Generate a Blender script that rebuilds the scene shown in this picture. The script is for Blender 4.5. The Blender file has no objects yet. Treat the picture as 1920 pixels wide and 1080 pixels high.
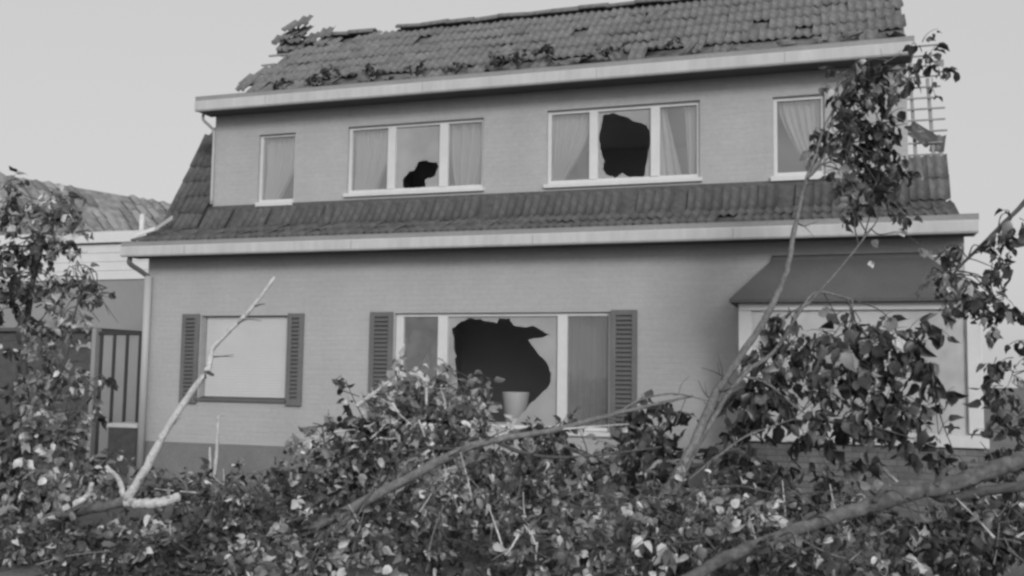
import bpy, bmesh, math, random
import numpy as np
from mathutils import Vector, Matrix
rnd = random.Random(7)
S = bpy.context.scene
COL = S.collection

# ------------------------------------------------------------------ camera
FPX = 1900.0
YAW, PITCH, ROLL = math.radians(-18.294), math.radians(5.0), math.radians(0.826)
CAM = Vector((0, -12, 1.45))
_f = Vector((math.sin(YAW)*math.cos(PITCH), math.cos(YAW)*math.cos(PITCH), math.sin(PITCH)))
_r = Vector((math.cos(YAW), -math.sin(YAW), 0))
_u = _r.cross(_f)
RIGHT = math.cos(ROLL)*_r + math.sin(ROLL)*_u
UP = -math.sin(ROLL)*_r + math.cos(ROLL)*_u
FWD = _f
cam_data = bpy.data.cameras.new('camera')
cam_data.sensor_width = 36.0
cam_data.lens = 36.0*FPX/1920.0
cam_data.clip_end = 2000
cam = bpy.data.objects.new('camera', cam_data)
COL.objects.link(cam)
m3 = Matrix((RIGHT, UP, -FWD)).transposed()
cam.matrix_world = Matrix.Translation(CAM) @ m3.to_4x4()
S.camera = cam

# ------------------------------------------------------------------ sky, sun, exposure
SUN_EL, SUN_AZ = math.radians(21), math.radians(148)      # azimuth clockwise from +Y; the sun stands behind the camera, to its right
w = bpy.data.worlds.new('World'); S.world = w; w.use_nodes = True
nt = w.node_tree; nt.nodes.clear()
sky = nt.nodes.new('ShaderNodeTexSky'); sky.sky_type = 'NISHITA'; sky.sun_disc = False
sky.sun_elevation = SUN_EL; sky.sun_rotation = SUN_AZ
sky.air_density = 1.0; sky.dust_density = 5.0; sky.ozone_density = 1.0; sky.altitude = 0
bw = nt.nodes.new('ShaderNodeRGBToBW')
bg = nt.nodes.new('ShaderNodeBackground'); bg.inputs['Strength'].default_value = 0.15
wo = nt.nodes.new('ShaderNodeOutputWorld')
veil = nt.nodes.new('ShaderNodeMix'); veil.data_type = 'RGBA'; veil.inputs[0].default_value = 0.75; veil.inputs[7].default_value = (4.05, 4.05, 4.05, 1)   # an even layer of high cloud
nt.links.new(sky.outputs[0], bw.inputs[0]); nt.links.new(bw.outputs[0], veil.inputs[6]); nt.links.new(veil.outputs[2], bg.inputs['Color']); nt.links.new(bg.outputs[0], wo.inputs[0])
sd = bpy.data.lights.new('sun', 'SUN'); sd.energy = 1.25; sd.angle = math.radians(14); sd.color = (1, 1, 1)
sun = bpy.data.objects.new('sun', sd); COL.objects.link(sun)
sdir = Vector((math.sin(SUN_AZ)*math.cos(SUN_EL), math.cos(SUN_AZ)*math.cos(SUN_EL), math.sin(SUN_EL)))
sun.rotation_euler = sdir.to_track_quat('Z', 'Y').to_euler(); sun.location = (8, -20, 20)
S.view_settings.view_transform = 'Standard'; S.view_settings.look = 'None'
S.view_settings.exposure = 0.15; S.view_settings.gamma = 1.0; S.view_settings.use_curve_mapping = False
S.render.engine = 'CYCLES'
S.cycles.filter_width = 2.8
S.cycles.max_bounces = 8; S.cycles.transparent_max_bounces = 16
S.cycles.use_denoising = True

# ------------------------------------------------------------------ helpers
def P(u, v, Y):
    """point in the world at depth Y that the survey of the photograph gives for (u, v)"""
    d = RIGHT*((u-960)/FPX) + UP*(-(v-540)/FPX) + FWD
    return CAM + d*((Y-CAM.y)/d.y)
def proj(p):
    q = Vector(p)-CAM; z = q.dot(FWD)
    return 960+FPX*q.dot(RIGHT)/z, 540-FPX*q.dot(UP)/z, z

def mat(name, val, rough=0.8, var=0.15, scale=3.0, bump=0.0, bscale=60.0, spec=0.3, fine=0.0, fscale=40.0, stretch=(1,1,1)):
    m = bpy.data.materials.new(name); m.use_nodes = True
    t = m.node_tree; b = t.nodes['Principled BSDF']
    b.inputs['Roughness'].default_value = rough; b.inputs['Specular IOR Level'].default_value = spec
    tc = t.nodes.new('ShaderNodeTexCoord'); mp = t.nodes.new('ShaderNodeMapping'); mp.inputs['Scale'].default_value = stretch
    t.links.new(tc.outputs['Object'], mp.inputs[0])
    n = t.nodes.new('ShaderNodeTexNoise'); n.inputs['Scale'].default_value = scale; n.inputs['Detail'].default_value = 6; n.inputs['Roughness'].default_value = 0.6
    t.links.new(mp.outputs[0], n.inputs['Vector'])
    mr = t.nodes.new('ShaderNodeMapRange'); mr.inputs[1].default_value = 0.25; mr.inputs[2].default_value = 0.75
    mr.inputs[3].default_value = val*(1-var); mr.inputs[4].default_value = val*(1+var)
    t.links.new(n.outputs['Fac'], mr.inputs[0])
    out = mr.outputs[0]
    if fine:
        n2 = t.nodes.new('ShaderNodeTexNoise'); n2.inputs['Scale'].default_value = fscale; n2.inputs['Detail'].default_value = 3
        t.links.new(mp.outputs[0], n2.inputs['Vector'])
        mr2 = t.nodes.new('ShaderNodeMapRange'); mr2.inputs[1].default_value = 0.3; mr2.inputs[2].default_value = 0.7
        mr2.inputs[3].default_value = 1-fine; mr2.inputs[4].default_value = 1+fine
        t.links.new(n2.outputs['Fac'], mr2.inputs[0])
        mu = t.nodes.new('ShaderNodeMath'); mu.operation = 'MULTIPLY'
        t.links.new(out, mu.inputs[0]); t.links.new(mr2.outputs[0], mu.inputs[1]); out = mu.outputs[0]
    t.links.new(out, b.inputs['Base Color'])
    if bump:
        nb = t.nodes.new('ShaderNodeTexNoise'); nb.inputs['Scale'].default_value = bscale; nb.inputs['Detail'].default_value = 4
        t.links.new(mp.outputs[0], nb.inputs['Vector'])
        bp = t.nodes.new('ShaderNodeBump'); bp.inputs['Strength'].default_value = bump; bp.inputs['Distance'].default_value = 0.01
        t.links.new(nb.outputs['Fac'], bp.inputs['Height']); t.links.new(bp.outputs[0], b.inputs['Normal'])
    return m

def brick_mat(name, val, var, mortar, bw_=0.22, bh=0.065, bumpd=0.004, cvar=0.08):
    m = bpy.data.materials.new(name); m.use_nodes = True
    t = m.node_tree; b = t.nodes['Principled BSDF']; b.inputs['Roughness'].default_value = 0.9; b.inputs['Specular IOR Level'].default_value = 0.15
    tc = t.nodes.new('ShaderNodeTexCoord'); sp = t.nodes.new('ShaderNodeSeparateXYZ'); cb = t.nodes.new('ShaderNodeCombineXYZ')
    t.links.new(tc.outputs['Object'], sp.inputs[0])
    ad = t.nodes.new('ShaderNodeMath'); ad.operation = 'ADD'
    t.links.new(sp.outputs[0], ad.inputs[0]); t.links.new(sp.outputs[1], ad.inputs[1])
    t.links.new(ad.outputs[0], cb.inputs[0]); t.links.new(sp.outputs[2], cb.inputs[1])
    br = t.nodes.new('ShaderNodeTexBrick'); br.inputs['Scale'].default_value = 1.0
    br.inputs['Brick Width'].default_value = bw_; br.inputs['Row Height'].default_value = bh
    br.inputs['Mortar Size'].default_value = 0.007; br.inputs['Mortar Smooth'].default_value = 0.5; br.inputs['Bias'].default_value = 0
    br.inputs['Color1'].default_value = (val*(1-cvar),)*3+(1,); br.inputs['Color2'].default_value = (val*(1+cvar),)*3+(1,); br.inputs['Mortar'].default_value = (mortar,)*3+(1,)
    t.links.new(cb.outputs[0], br.inputs['Vector'])
    n = t.nodes.new('ShaderNodeTexNoise'); n.inputs['Scale'].default_value = 0.9; n.inputs['Detail'].default_value = 8; n.inputs['Roughness'].default_value = 0.65
    t.links.new(tc.outputs['Object'], n.inputs['Vector'])
    mr = t.nodes.new('ShaderNodeMapRange'); mr.inputs[1].default_value = 0.25; mr.inputs[2].default_value = 0.75; mr.inputs[3].default_value = 1-var; mr.inputs[4].default_value = 1+var
    t.links.new(n.outputs['Fac'], mr.inputs[0])
    mx = t.nodes.new('ShaderNodeMix'); mx.data_type = 'RGBA'; mx.blend_type = 'MULTIPLY'; mx.inputs[0].default_value = 1
    t.links.new(br.outputs['Color'], mx.inputs[6]); t.links.new(mr.outputs[0], mx.inputs[7])
    nm = t.nodes.new('ShaderNodeTexNoise'); nm.inputs['Scale'].default_value = 16; nm.inputs['Detail'].default_value = 8; nm.inputs['Roughness'].default_value = 0.8
    t.links.new(tc.outputs['Object'], nm.inputs['Vector'])
    mrm = t.nodes.new('ShaderNodeMapRange'); mrm.inputs[1].default_value = 0.3; mrm.inputs[2].default_value = 0.7; mrm.inputs[3].default_value = 1-var*1.6; mrm.inputs[4].default_value = 1+var*1.3
    t.links.new(nm.outputs['Fac'], mrm.inputs[0])
    mxm = t.nodes.new('ShaderNodeMix'); mxm.data_type = 'RGBA'; mxm.blend_type = 'MULTIPLY'; mxm.inputs[0].default_value = 1
    t.links.new(mx.outputs[2], mxm.inputs[6]); t.links.new(mrm.outputs[0], mxm.inputs[7]); mx = mxm
    # rain streaks running down the face
    mp = t.nodes.new('ShaderNodeMapping'); mp.inputs['Scale'].default_value = (3, 3, 0.6); t.links.new(tc.outputs['Object'], mp.inputs[0])
    n3 = t.nodes.new('ShaderNodeTexNoise'); n3.inputs['Scale'].default_value = 1.0; n3.inputs['Detail'].default_value = 5; t.links.new(mp.outputs[0], n3.inputs['Vector'])
    mr3 = t.nodes.new('ShaderNodeMapRange'); mr3.inputs[1].default_value = 0.3; mr3.inputs[2].default_value = 0.7; mr3.inputs[3].default_value = 1-var*0.5; mr3.inputs[4].default_value = 1+var*0.3
    t.links.new(n3.outputs['Fac'], mr3.inputs[0])
    mx2 = t.nodes.new('ShaderNodeMix'); mx2.data_type = 'RGBA'; mx2.blend_type = 'MULTIPLY'; mx2.inputs[0].default_value = 1
    t.links.new(mx.outputs[2], mx2.inputs[6]); t.links.new(mr3.outputs[0], mx2.inputs[7])
    t.links.new(mx2.outputs[2], b.inputs['Base Color'])
    nb = t.nodes.new('ShaderNodeTexNoise'); nb.inputs['Scale'].default_value = 35; nb.inputs['Detail'].default_value = 5
    t.links.new(tc.outputs['Object'], nb.inputs['Vector'])
    su = t.nodes.new('ShaderNodeMath'); su.operation = 'MULTIPLY_ADD'; su.inputs[1].default_value = 2.5
    inv = t.nodes.new('ShaderNodeMath'); inv.operation = 'SUBTRACT'; inv.inputs[0].default_value = 1
    t.links.new(br.outputs['Fac'], inv.inputs[1]); t.links.new(nb.outputs['Fac'], su.inputs[0]); t.links.new(inv.outputs[0], su.inputs[2])
    bp = t.nodes.new('ShaderNodeBump'); bp.inputs['Strength'].default_value = 0.7; bp.inputs['Distance'].default_value = bumpd
    t.links.new(su.outputs[0], bp.inputs['Height']); t.links.new(bp.outputs[0], b.inputs['Normal'])
    return m

def stripped_mat(name, pale, bark):
    m = mat(name, pale, 0.7, 0.22, 7.0, 0.5, 40, fine=0.18)
    t = m.node_tree; b = t.nodes['Principled BSDF']; src = b.inputs['Base Color'].links[0].from_socket
    tc = t.nodes.new('ShaderNodeTexCoord'); n = t.nodes.new('ShaderNodeTexNoise'); n.inputs['Scale'].default_value = 11; n.inputs['Detail'].default_value = 5; n.inputs['Roughness'].default_value = 0.7
    t.links.new(tc.outputs['Object'], n.inputs['Vector'])
    mr = t.nodes.new('ShaderNodeMapRange'); mr.inputs[1].default_value = 0.56; mr.inputs[2].default_value = 0.64; t.links.new(n.outputs['Fac'], mr.inputs[0])
    mx = t.nodes.new('ShaderNodeMix'); mx.data_type = 'RGBA'; mx.inputs[7].default_value = (bark, bark, bark, 1)
    t.links.new(mr.outputs[0], mx.inputs[0]); t.links.new(src, mx.inputs[6]); t.links.new(mx.outputs[2], b.inputs['Base Color'])
    return m

def glass_mat(name, film, fval=0.45):
    """window glass with an uneven grey diffuse film mixed over the clear pane"""
    m = bpy.data.materials.new(name); m.use_nodes = True
    t = m.node_tree; t.nodes.clear()
    o = t.nodes.new('ShaderNodeOutputMaterial')
    tr = t.nodes.new('ShaderNodeBsdfTransparent'); tr.inputs[0].default_value = (0.97, 0.97, 0.97, 1)
    gl = t.nodes.new('ShaderNodeBsdfGlossy'); gl.inputs['Roughness'].default_value = 0.03
    df = t.nodes.new('ShaderNodeBsdfDiffuse'); df.inputs[0].default_value = (fval,)*3+(1,)
    fr = t.nodes.new('ShaderNodeFresnel'); fr.inputs[0].default_value = 1.6
    tc = t.nodes.new('ShaderNodeTexCoord'); n = t.nodes.new('ShaderNodeTexNoise'); n.inputs['Scale'].default_value = 1.6; n.inputs['Detail'].default_value = 5
    t.links.new(tc.outputs['Object'], n.inputs['Vector'])
    mr = t.nodes.new('ShaderNodeMapRange'); mr.inputs[1].default_value = 0.3; mr.inputs[2].default_value = 0.7; mr.inputs[3].default_value = film*0.75; mr.inputs[4].default_value = film*1.25
    t.links.new(n.outputs['Fac'], mr.inputs[0])
    m1 = t.nodes.new('ShaderNodeMixShader'); m2 = t.nodes.new('ShaderNodeMixShader')
    t.links.new(mr.outputs[0], m1.inputs[0]); t.links.new(tr.outputs[0], m1.inputs[1]); t.links.new(df.outputs[0], m1.inputs[2])
    t.links.new(fr.outputs[0], m2.inputs[0]); t.links.new(m1.outputs[0], m2.inputs[1]); t.links.new(gl.outputs[0], m2.inputs[2])
    t.links.new(m2.outputs[0], o.inputs[0])
    return m

def leaf_mat(name, val, rough=0.42, trans=0.25):
    m = bpy.data.materials.new(name); m.use_nodes = True
    t = m.node_tree; b = t.nodes['Principled BSDF']; o = t.nodes['Material Output']
    b.inputs['Roughness'].default_value = rough; b.inputs['Specular IOR Level'].default_value = 0.5
    g = t.nodes.new('ShaderNodeNewGeometry'); n = t.nodes.new('ShaderNodeTexNoise'); n.inputs['Scale'].default_value = 9.0; n.inputs['Detail'].default_value = 3
    t.links.new(g.outputs['Position'], n.inputs['Vector'])
    mr = t.nodes.new('ShaderNodeMapRange'); mr.inputs[1].default_value = 0.3; mr.inputs[2].default_value = 0.7; mr.inputs[3].default_value = val*0.65; mr.inputs[4].default_value = val*1.4
    t.links.new(n.outputs['Fac'], mr.inputs[0]); t.links.new(mr.outputs[0], b.inputs['Base Color'])
    tl = t.nodes.new('ShaderNodeBsdfTranslucent'); t.links.new(mr.outputs[0], tl.inputs[0])
    ms = t.nodes.new('ShaderNodeMixShader'); ms.inputs[0].default_value = trans
    t.links.new(b.outputs[0], ms.inputs[1]); t.links.new(tl.outputs[0], ms.inputs[2]); t.links.new(ms.outputs[0], o.inputs[0])
    return m

def cloth_mat(name, val, alpha):
    m = bpy.data.materials.new(name); m.use_nodes = True
    t = m.node_tree; t.nodes.clear(); o = t.nodes.new('ShaderNodeOutputMaterial')
    d = t.nodes.new('ShaderNodeBsdfDiffuse'); d.inputs[0].default_value = (val,)*3+(1,)
    tl = t.nodes.new('ShaderNodeBsdfTranslucent'); tl.inputs[0].default_value = (val*0.8,)*3+(1,)
    tr = t.nodes.new('ShaderNodeBsdfTransparent')
    a = t.nodes.new('ShaderNodeMixShader'); a.inputs[0].default_value = 0.3
    c = t.nodes.new('ShaderNodeMixShader'); c.inputs[0].default_value = alpha
    t.links.new(d.outputs[0], a.inputs[1]); t.links.new(tl.outputs[0], a.inputs[2])
    t.links.new(tr.outputs[0], c.inputs[1]); t.links.new(a.outputs[0], c.inputs[2]); t.links.new(c.outputs[0], o.inputs[0])
    return m

M = dict(
    wall=brick_mat('painted_brick', 0.43, 0.06, 0.432, bumpd=0.003, cvar=0.02),
    plinth=mat('plinth_render', 0.20, 0.9, 0.2, 2.0, 0.3, 50, fine=0.1),
    bayplinth=brick_mat('dark_brick', 0.19, 0.15, 0.14, cvar=0.2),
    white=mat('white_paint', 0.64, 0.5, 0.06, 2.0, fine=0.03, fscale=15),
    fascia=mat('fascia_paint', 0.52, 0.55, 0.10, 1.6, fine=0.07, fscale=5, stretch=(2, 1, 0.5)),
    zinc=mat('zinc', 0.30, 0.5, 0.12, 2.0, fine=0.06),
    soffit=mat('soffit_boards', 0.10, 0.8, 0.15, 2.0),
    pipe=mat('downpipe_paint', 0.45, 0.5, 0.06, 2.0),
    darkpipe=mat('dark_pipe', 0.12, 0.5, 0.1, 2.0),
    shutter=mat('shutter_paint', 0.15, 0.55, 0.12, 4.0, fine=0.06),
    slat=mat('slat_paint', 0.125, 0.55, 0.12, 6.0, fine=0.08),
    blind=mat('blind_slats', 0.56, 0.6, 0.05, 2.0, fine=0.03),
    sill=mat('dark_sill', 0.13, 0.7, 0.15, 4.0),
    inner=mat('inner_plaster', 0.62, 0.9, 0.1, 1.0),
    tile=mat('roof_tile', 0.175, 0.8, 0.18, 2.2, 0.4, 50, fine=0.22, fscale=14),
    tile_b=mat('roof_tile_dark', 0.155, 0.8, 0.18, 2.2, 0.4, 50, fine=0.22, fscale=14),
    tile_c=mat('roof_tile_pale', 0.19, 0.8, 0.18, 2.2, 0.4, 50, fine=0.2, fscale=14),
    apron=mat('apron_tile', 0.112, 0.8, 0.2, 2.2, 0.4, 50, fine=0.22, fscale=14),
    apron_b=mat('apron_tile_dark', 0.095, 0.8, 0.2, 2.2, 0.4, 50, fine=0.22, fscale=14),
    bayroof=mat('slate_felt', 0.115, 0.8, 0.12, 2.0, 0.2, 80, fine=0.08),
    wood=mat('raw_wood', 0.3, 0.8, 0.2, 6.0, fine=0.15),
    bark=mat('bark', 0.17, 0.85, 0.3, 9.0, 0.9, 45, fine=0.25, fscale=30, stretch=(1, 1, 1)),
    bark_dark=mat('bark_dark', 0.09, 0.85, 0.3, 9.0, 0.8, 45, fine=0.2),
    stripped=stripped_mat('stripped_wood', 0.52, 0.26),
    greybark=mat('grey_bark', 0.13, 0.9, 0.3, 6.0, 1.0, 26, fine=0.35, fscale=20),
    ground=mat('garden_soil', 0.15, 0.95, 0.4, 1.5, 0.8, 20, fine=0.3),
    metal=mat('gate_metal', 0.05, 0.5, 0.15, 4.0),
    ntile=mat('neighbour_tile', 0.24, 0.8, 0.35, 1.6, 0.5, 30, fine=0.3, fscale=6),
    nwall=mat('annex_render', 0.29, 0.9, 0.1, 1.5, 0.2, 40, fine=0.05),
    nwhite=mat('annex_white_boards', 0.68, 0.7, 0.08, 1.5, fine=0.05),
    pot=mat('pot_glaze', 0.36, 0.5, 0.08, 4.0),
    glass=glass_mat('window_glass', 0.14, 0.85), glass_filmed=glass_mat('filmed_glass', 0.62, 0.5), glass_dark=glass_mat('dark_glass', 0.2, 0.5),  # panes differ in how much grey diffuse film covers them
    glass_bay=glass_mat('bay_glass', 0.5, 0.85),
    net=cloth_mat('net_curtain', 0.88, 0.96), drape=cloth_mat('heavy_drape', 0.32, 0.95),
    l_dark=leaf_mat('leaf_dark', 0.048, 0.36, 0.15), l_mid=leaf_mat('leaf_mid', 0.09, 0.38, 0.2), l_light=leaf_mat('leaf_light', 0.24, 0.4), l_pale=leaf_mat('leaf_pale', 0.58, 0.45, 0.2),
)
TONES = ['l_dark', 'l_mid', 'l_light', 'l_pale']

def link(o, parent=None):
    COL.objects.link(o)
    if parent is not None: o.parent = parent
    return o
def tag(o, label=None, cat=None, group=None, kind=None):
    if label: o['label'] = label
    if cat: o['category'] = cat
    if group: o['group'] = group
    if kind: o['kind'] = kind
    return o
def empty(name, loc, label, cat, group=None):
    o = bpy.data.objects.new(name, None); o.empty_display_size = 0.2; o.location = loc; link(o)
    return tag(o, label, cat, group)
def child(o, parent):
    """parent o, keeping world coordinates (things have no rotation)"""
    o.parent = parent
    o.matrix_parent_inverse = Matrix.Translation(-world_loc(parent))
    return o
def world_loc(o):
    v = Vector(o.location)
    if o.parent is not None:
        v = v + world_loc(o.parent) + o.matrix_parent_inverse.translation
    return v

class MB:
    def __init__(s): s.v = []; s.f = []; s.m = []
    def box(s, x0, x1, y0, y1, z0, z1, m=0):
        b = len(s.v)
        s.v += [(x0,y0,z0),(x1,y0,z0),(x1,y1,z0),(x0,y1,z0),(x0,y0,z1),(x1,y0,z1),(x1,y1,z1),(x0,y1,z1)]
        s.f += [tuple(b+i for i in q) for q in ((0,3,2,1),(4,5,6,7),(0,1,5,4),(1,2,6,5),(2,3,7,6),(3,0,4,7))]; s.m += [m]*6
        return s
    def prism(s, prof, x0, x1, m=0):
        """profile of (y, z) points swept along x"""
        n = len(prof); b = len(s.v)
        s.v += [(x0, y, z) for y, z in prof] + [(x1, y, z) for y, z in prof]
        for i in range(n):
            j = (i+1) % n; s.f.append((b+i, b+j, b+n+j, b+n+i))
        s.f += [tuple(b+i for i in reversed(range(n))), tuple(b+n+i for i in range(n))]; s.m += [m]*(n+2)
        return s
    def poly(s, pts, m=0):
        b = len(s.v); s.v += [tuple(p) for p in pts]; s.f.append(tuple(range(b, b+len(pts)))); s.m.append(m); return s
    def tube(s, pts, radii, n=8, m=0, rough=0.0, rs=None, cap=True):
        pts = [Vector(p) for p in pts]; b = len(s.v); k = len(pts)
        ref = Vector((0.3, 0.2, 1)).normalized()
        for i, p in enumerate(pts):
            t = (pts[min(i+1, k-1)]-pts[max(i-1, 0)])
            t = t.normalized() if t.length > 1e-9 else Vector((0, 0, 1))
            a = t.cross(ref)
            if a.length < 0.05: a = t.cross(Vector((1, 0, 0)))
            a.normalize(); c = t.cross(a)
            for j in range(n):
                an = 2*math.pi*j/n; r = radii[i]*(1+(rs.uniform(-rough, rough) if rs else 0))
                s.v.append(tuple(p+a*math.cos(an)*r+c*math.sin(an)*r))
        for i in range(k-1):
            for j in range(n):
                j2 = (j+1) % n; s.f.append((b+i*n+j, b+i*n+j2, b+(i+1)*n+j2, b+(i+1)*n+j)); s.m.append(m)
        if cap:
            s.f.append(tuple(b+j for j in reversed(range(n)))); s.f.append(tuple(b+(k-1)*n+j for j in range(n))); s.m += [m, m]
        return s
    def build(s, name, mats, parent=None, smooth=False, bevel=0.0, recalc=True):
        me = bpy.data.meshes.new(name); me.from_pydata(s.v, [], s.f)
        if not isinstance(mats, (list, tuple)): mats = [mats]
        for x in mats: me.materials.append(x)
        me.polygons.foreach_set('material_index', s.m)
        if smooth: me.polygons.foreach_set('use_smooth', [True]*len(s.f))
        if recalc or bevel:
            bm = bmesh.new(); bm.from_mesh(me)
            bmesh.ops.recalc_face_normals(bm, faces=bm.faces)
            if bevel: bmesh.ops.bevel(bm, geom=[e for e in bm.edges if len(e.link_faces) == 2 and e.calc_face_angle(0) > 0.6], offset=bevel, segments=1, affect='EDGES')
            bm.to_mesh(me); bm.free()
        me.update()
        o = bpy.data.objects.new(name, me); COL.objects.link(o)
        if parent is not None: child(o, parent)
        return o

def smooth_path(pts, per=6):
    pts = [Vector(p) for p in pts]; out = []
    q = [pts[0]*2-pts[1]] + pts + [pts[-1]*2-pts[-2]]
    for i in range(1, len(q)-2):
        for k in range(per):
            t = k/per; a, b, c, d = q[i-1], q[i], q[i+1], q[i+2]
            out.append(0.5*((2*b)+(c-a)*t+(2*a-5*b+4*c-d)*t*t+(3*b-a-3*c+d)*t**3))
    out.append(pts[-1]); return out

# ------------------------------------------------------------------ ground
bm = bmesh.new(); g = 40
for i in range(g+1):
    for j in range(g+1):
        def sp(t): t = t*2-1; return math.copysign(abs(t)**2.2, t)*400
        x, y = sp(i/g), sp(j/g)
        bm.verts.new((x-4, y-4, rnd.uniform(-0.03, 0.0) if abs(x) < 30 and abs(y) < 30 else -0.03))
bm.verts.ensure_lookup_table()
for i in range(g):
    for j in range(g):
        a = i*(g+1)+j; bm.faces.new((bm.verts[a], bm.verts[a+g+1], bm.verts[a+g+2], bm.verts[a+1]))
me = bpy.data.meshes.new('ground'); bm.to_mesh(me); bm.free(); me.materials.append(M['ground'])
tag(link(bpy.data.objects.new('ground', me)), kind='structure')

# ------------------------------------------------------------------ the house
XL, XR = -9.42, 1.24
DX0, DX1, DY = -8.82, 0.72, 0.60                 # the dormer storey
house = empty('house', (-4, 2, 0), 'two storey pale brick house with broken windows and a storm torn tiled roof', 'house')

def wall_holes(name, x0, x1, z0, z1, y, th, holes, material):
    xs = sorted({x0, x1, *[h[0] for h in holes], *[h[1] for h in holes]}); zs = sorted({z0, z1, *[h[2] for h in holes], *[h[3] for h in holes]})
    b = MB()
    def solid(i, k):
        if i < 0 or k < 0 or i >= len(xs)-1 or k >= len(zs)-1: return False
        cx, cz = (xs[i]+xs[i+1])/2, (zs[k]+zs[k+1])/2
        return not any(h[0] < cx < h[1] and h[2] < cz < h[3] for h in holes)
    for i in range(len(xs)-1):
        for k in range(len(zs)-1):
            if not solid(i, k): continue
            a, c, d, e = xs[i], xs[i+1], zs[k], zs[k+1]
            b.poly([(a,y,d),(c,y,d),(c,y,e),(a,y,e)]); b.poly([(a,y+th,d),(a,y+th,e),(c,y+th,e),(c,y+th,d)])
            if not solid(i-1, k): b.poly([(a,y,d),(a,y,e),(a,y+th,e),(a,y+th,d)])
            if not solid(i+1, k): b.poly([(c,y,d),(c,y+th,d),(c,y+th,e),(c,y,e)])
            if not solid(i, k-1): b.poly([(a,y,d),(a,y+th,d),(c,y+th,d),(c,y,d)])
            if not solid(i, k+1): b.poly([(a,y,e),(c,y,e),(c,y+th,e),(a,y+th,e)])
    o = b.build(name, material, house, recalc=False)
    bm = bmesh.new(); bm.from_mesh(o.data); bmesh.ops.remove_doubles(bm, verts=bm.verts, dist=1e-5); bmesh.ops.recalc_face_normals(bm, faces=bm.faces); bm.to_mesh(o.data); bm.free()
    return o

SH_W = (-8.50, -7.13, 1.06, 2.23)                # small shuttered window
CW = (-5.56, -2.71, 0.75, 2.25)                  # big picture window
BAY = (-1.10, 1.12, 0.80, 2.27)
UW = [(-8.07, -7.47, 3.84, 4.90), (-6.63, -4.60, 3.92, 4.925), (-3.71, -1.71, 3.915, 4.955), (-0.82, -0.21, 3.87, 4.925)]
wall_holes('wall', XL, XR, 0.48, 3.06, 0.0, 0.28, [SH_W, CW, BAY], M['wall'])
wall_holes('wall', DX0, DX1, 3.3, 5.26, DY, 0.25, UW, M['wall'])
MB().box(XL-0.02, -1.12, -0.03, 0.25, -0.1, 0.478).box(1.12, XR+0.02, -0.03, 0.25, -0.1, 0.478).build('plinth', M['plinth'], house)
# the side and back walls, floors and ceilings (dark rooms seen through the broken panes)
b = MB()
b.box(XL+0.003, XL+0.25, 0.285, 6.0, 0, 3.05).box(XR-0.25, XR-0.003, 0.285, 6.0, 0, 3.05).box(XL, XR, 6.0, 6.25, 0, 3.05)
b.box(DX0+0.003, DX0+0.2, DY+0.255, 5.6, 3.06, 5.25).box(DX1-0.2, DX1-0.003, DY+0.255, 5.6, 3.06, 5.25).box(DX0, DX1, 5.6, 5.8, 3.06, 5.25)
b.build('side_wall', M['wall'], house)
b = MB()
b.box(XL+0.25, XR-0.25, 0.282, 5.99, 0.28, 0.34)                # floor
b.box(XL+0.25, XR-0.25, 0.282, 5.99, 2.78, 2.86)                # ceiling
b.box(DX0+0.2, DX1-0.2, DY+0.252, 5.59, 3.2, 3.27)
b.box(DX0+0.2, DX1-0.2, DY+0.252, 5.59, 5.1, 5.18)
b.box(XL+0.25, XR-0.25, 4.3, 4.36, 0.35, 2.77)                  # partition walls
for x in (-6.4, -1.6): b.box(x, x+0.1, 0.30, 4.29, 0.35, 2.77)
b.box(DX0+0.2, DX1-0.2, 3.7, 3.76, 3.28, 5.09)
for x in (-7.1, -4.2, -1.2): b.box(x, x+0.1, DY+0.27, 3.69, 3.28, 5.09)
b.build('interior', M['inner'], house)

# ---- eaves: gutter boards, soffits, zinc
def eaves(x0, x1, yf, yb, z0, z1):
    zw = z1-0.03
    MB().prism([(yf, z0), (yf-0.012, z0+0.02), (yf-0.012, zw-0.012), (yf, zw), (yf+0.05, zw), (yf+0.05, z0)], x0, x1).build('fascia', M['fascia'], house)
    for xa, xb in ((x0, x0+0.02), (x1-0.02, x1)): MB().box(xa, xb, yf+0.053, yb, z0+0.01, zw-0.002).build('fascia_return', M['fascia'], house)
    MB().box(x0+0.022, x1-0.022, yf+0.053, yb-0.003, z0+0.012, z0+0.03).build('soffit', M['soffit'], house)
    MB().prism([(yf+0.016, zw+0.003), (yf+0.010, zw+0.058), (yf+0.006, zw+0.066), (yf+0.020, zw+0.068), (yf+0.14, zw+0.05), (yf+0.14, zw+0.003)], x0-0.01, x1+0.01).build('gutter', M['zinc'], house)
    for k in range(int((x1-x0)/2.4)):
        xx = x0+1.1+k*2.4+rnd.uniform(-0.1, 0.1)
        MB().box(xx, xx+0.008, yf-0.0145, yf-0.0125, z0+0.02, zw-0.012).build('fascia_joint', M['zinc'], house)
eaves(-9.58, 1.34, -0.40, 0.0, 3.035, 3.205)
eaves(-8.90, 0.78, 0.20, DY, 5.205, 5.385)
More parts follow.
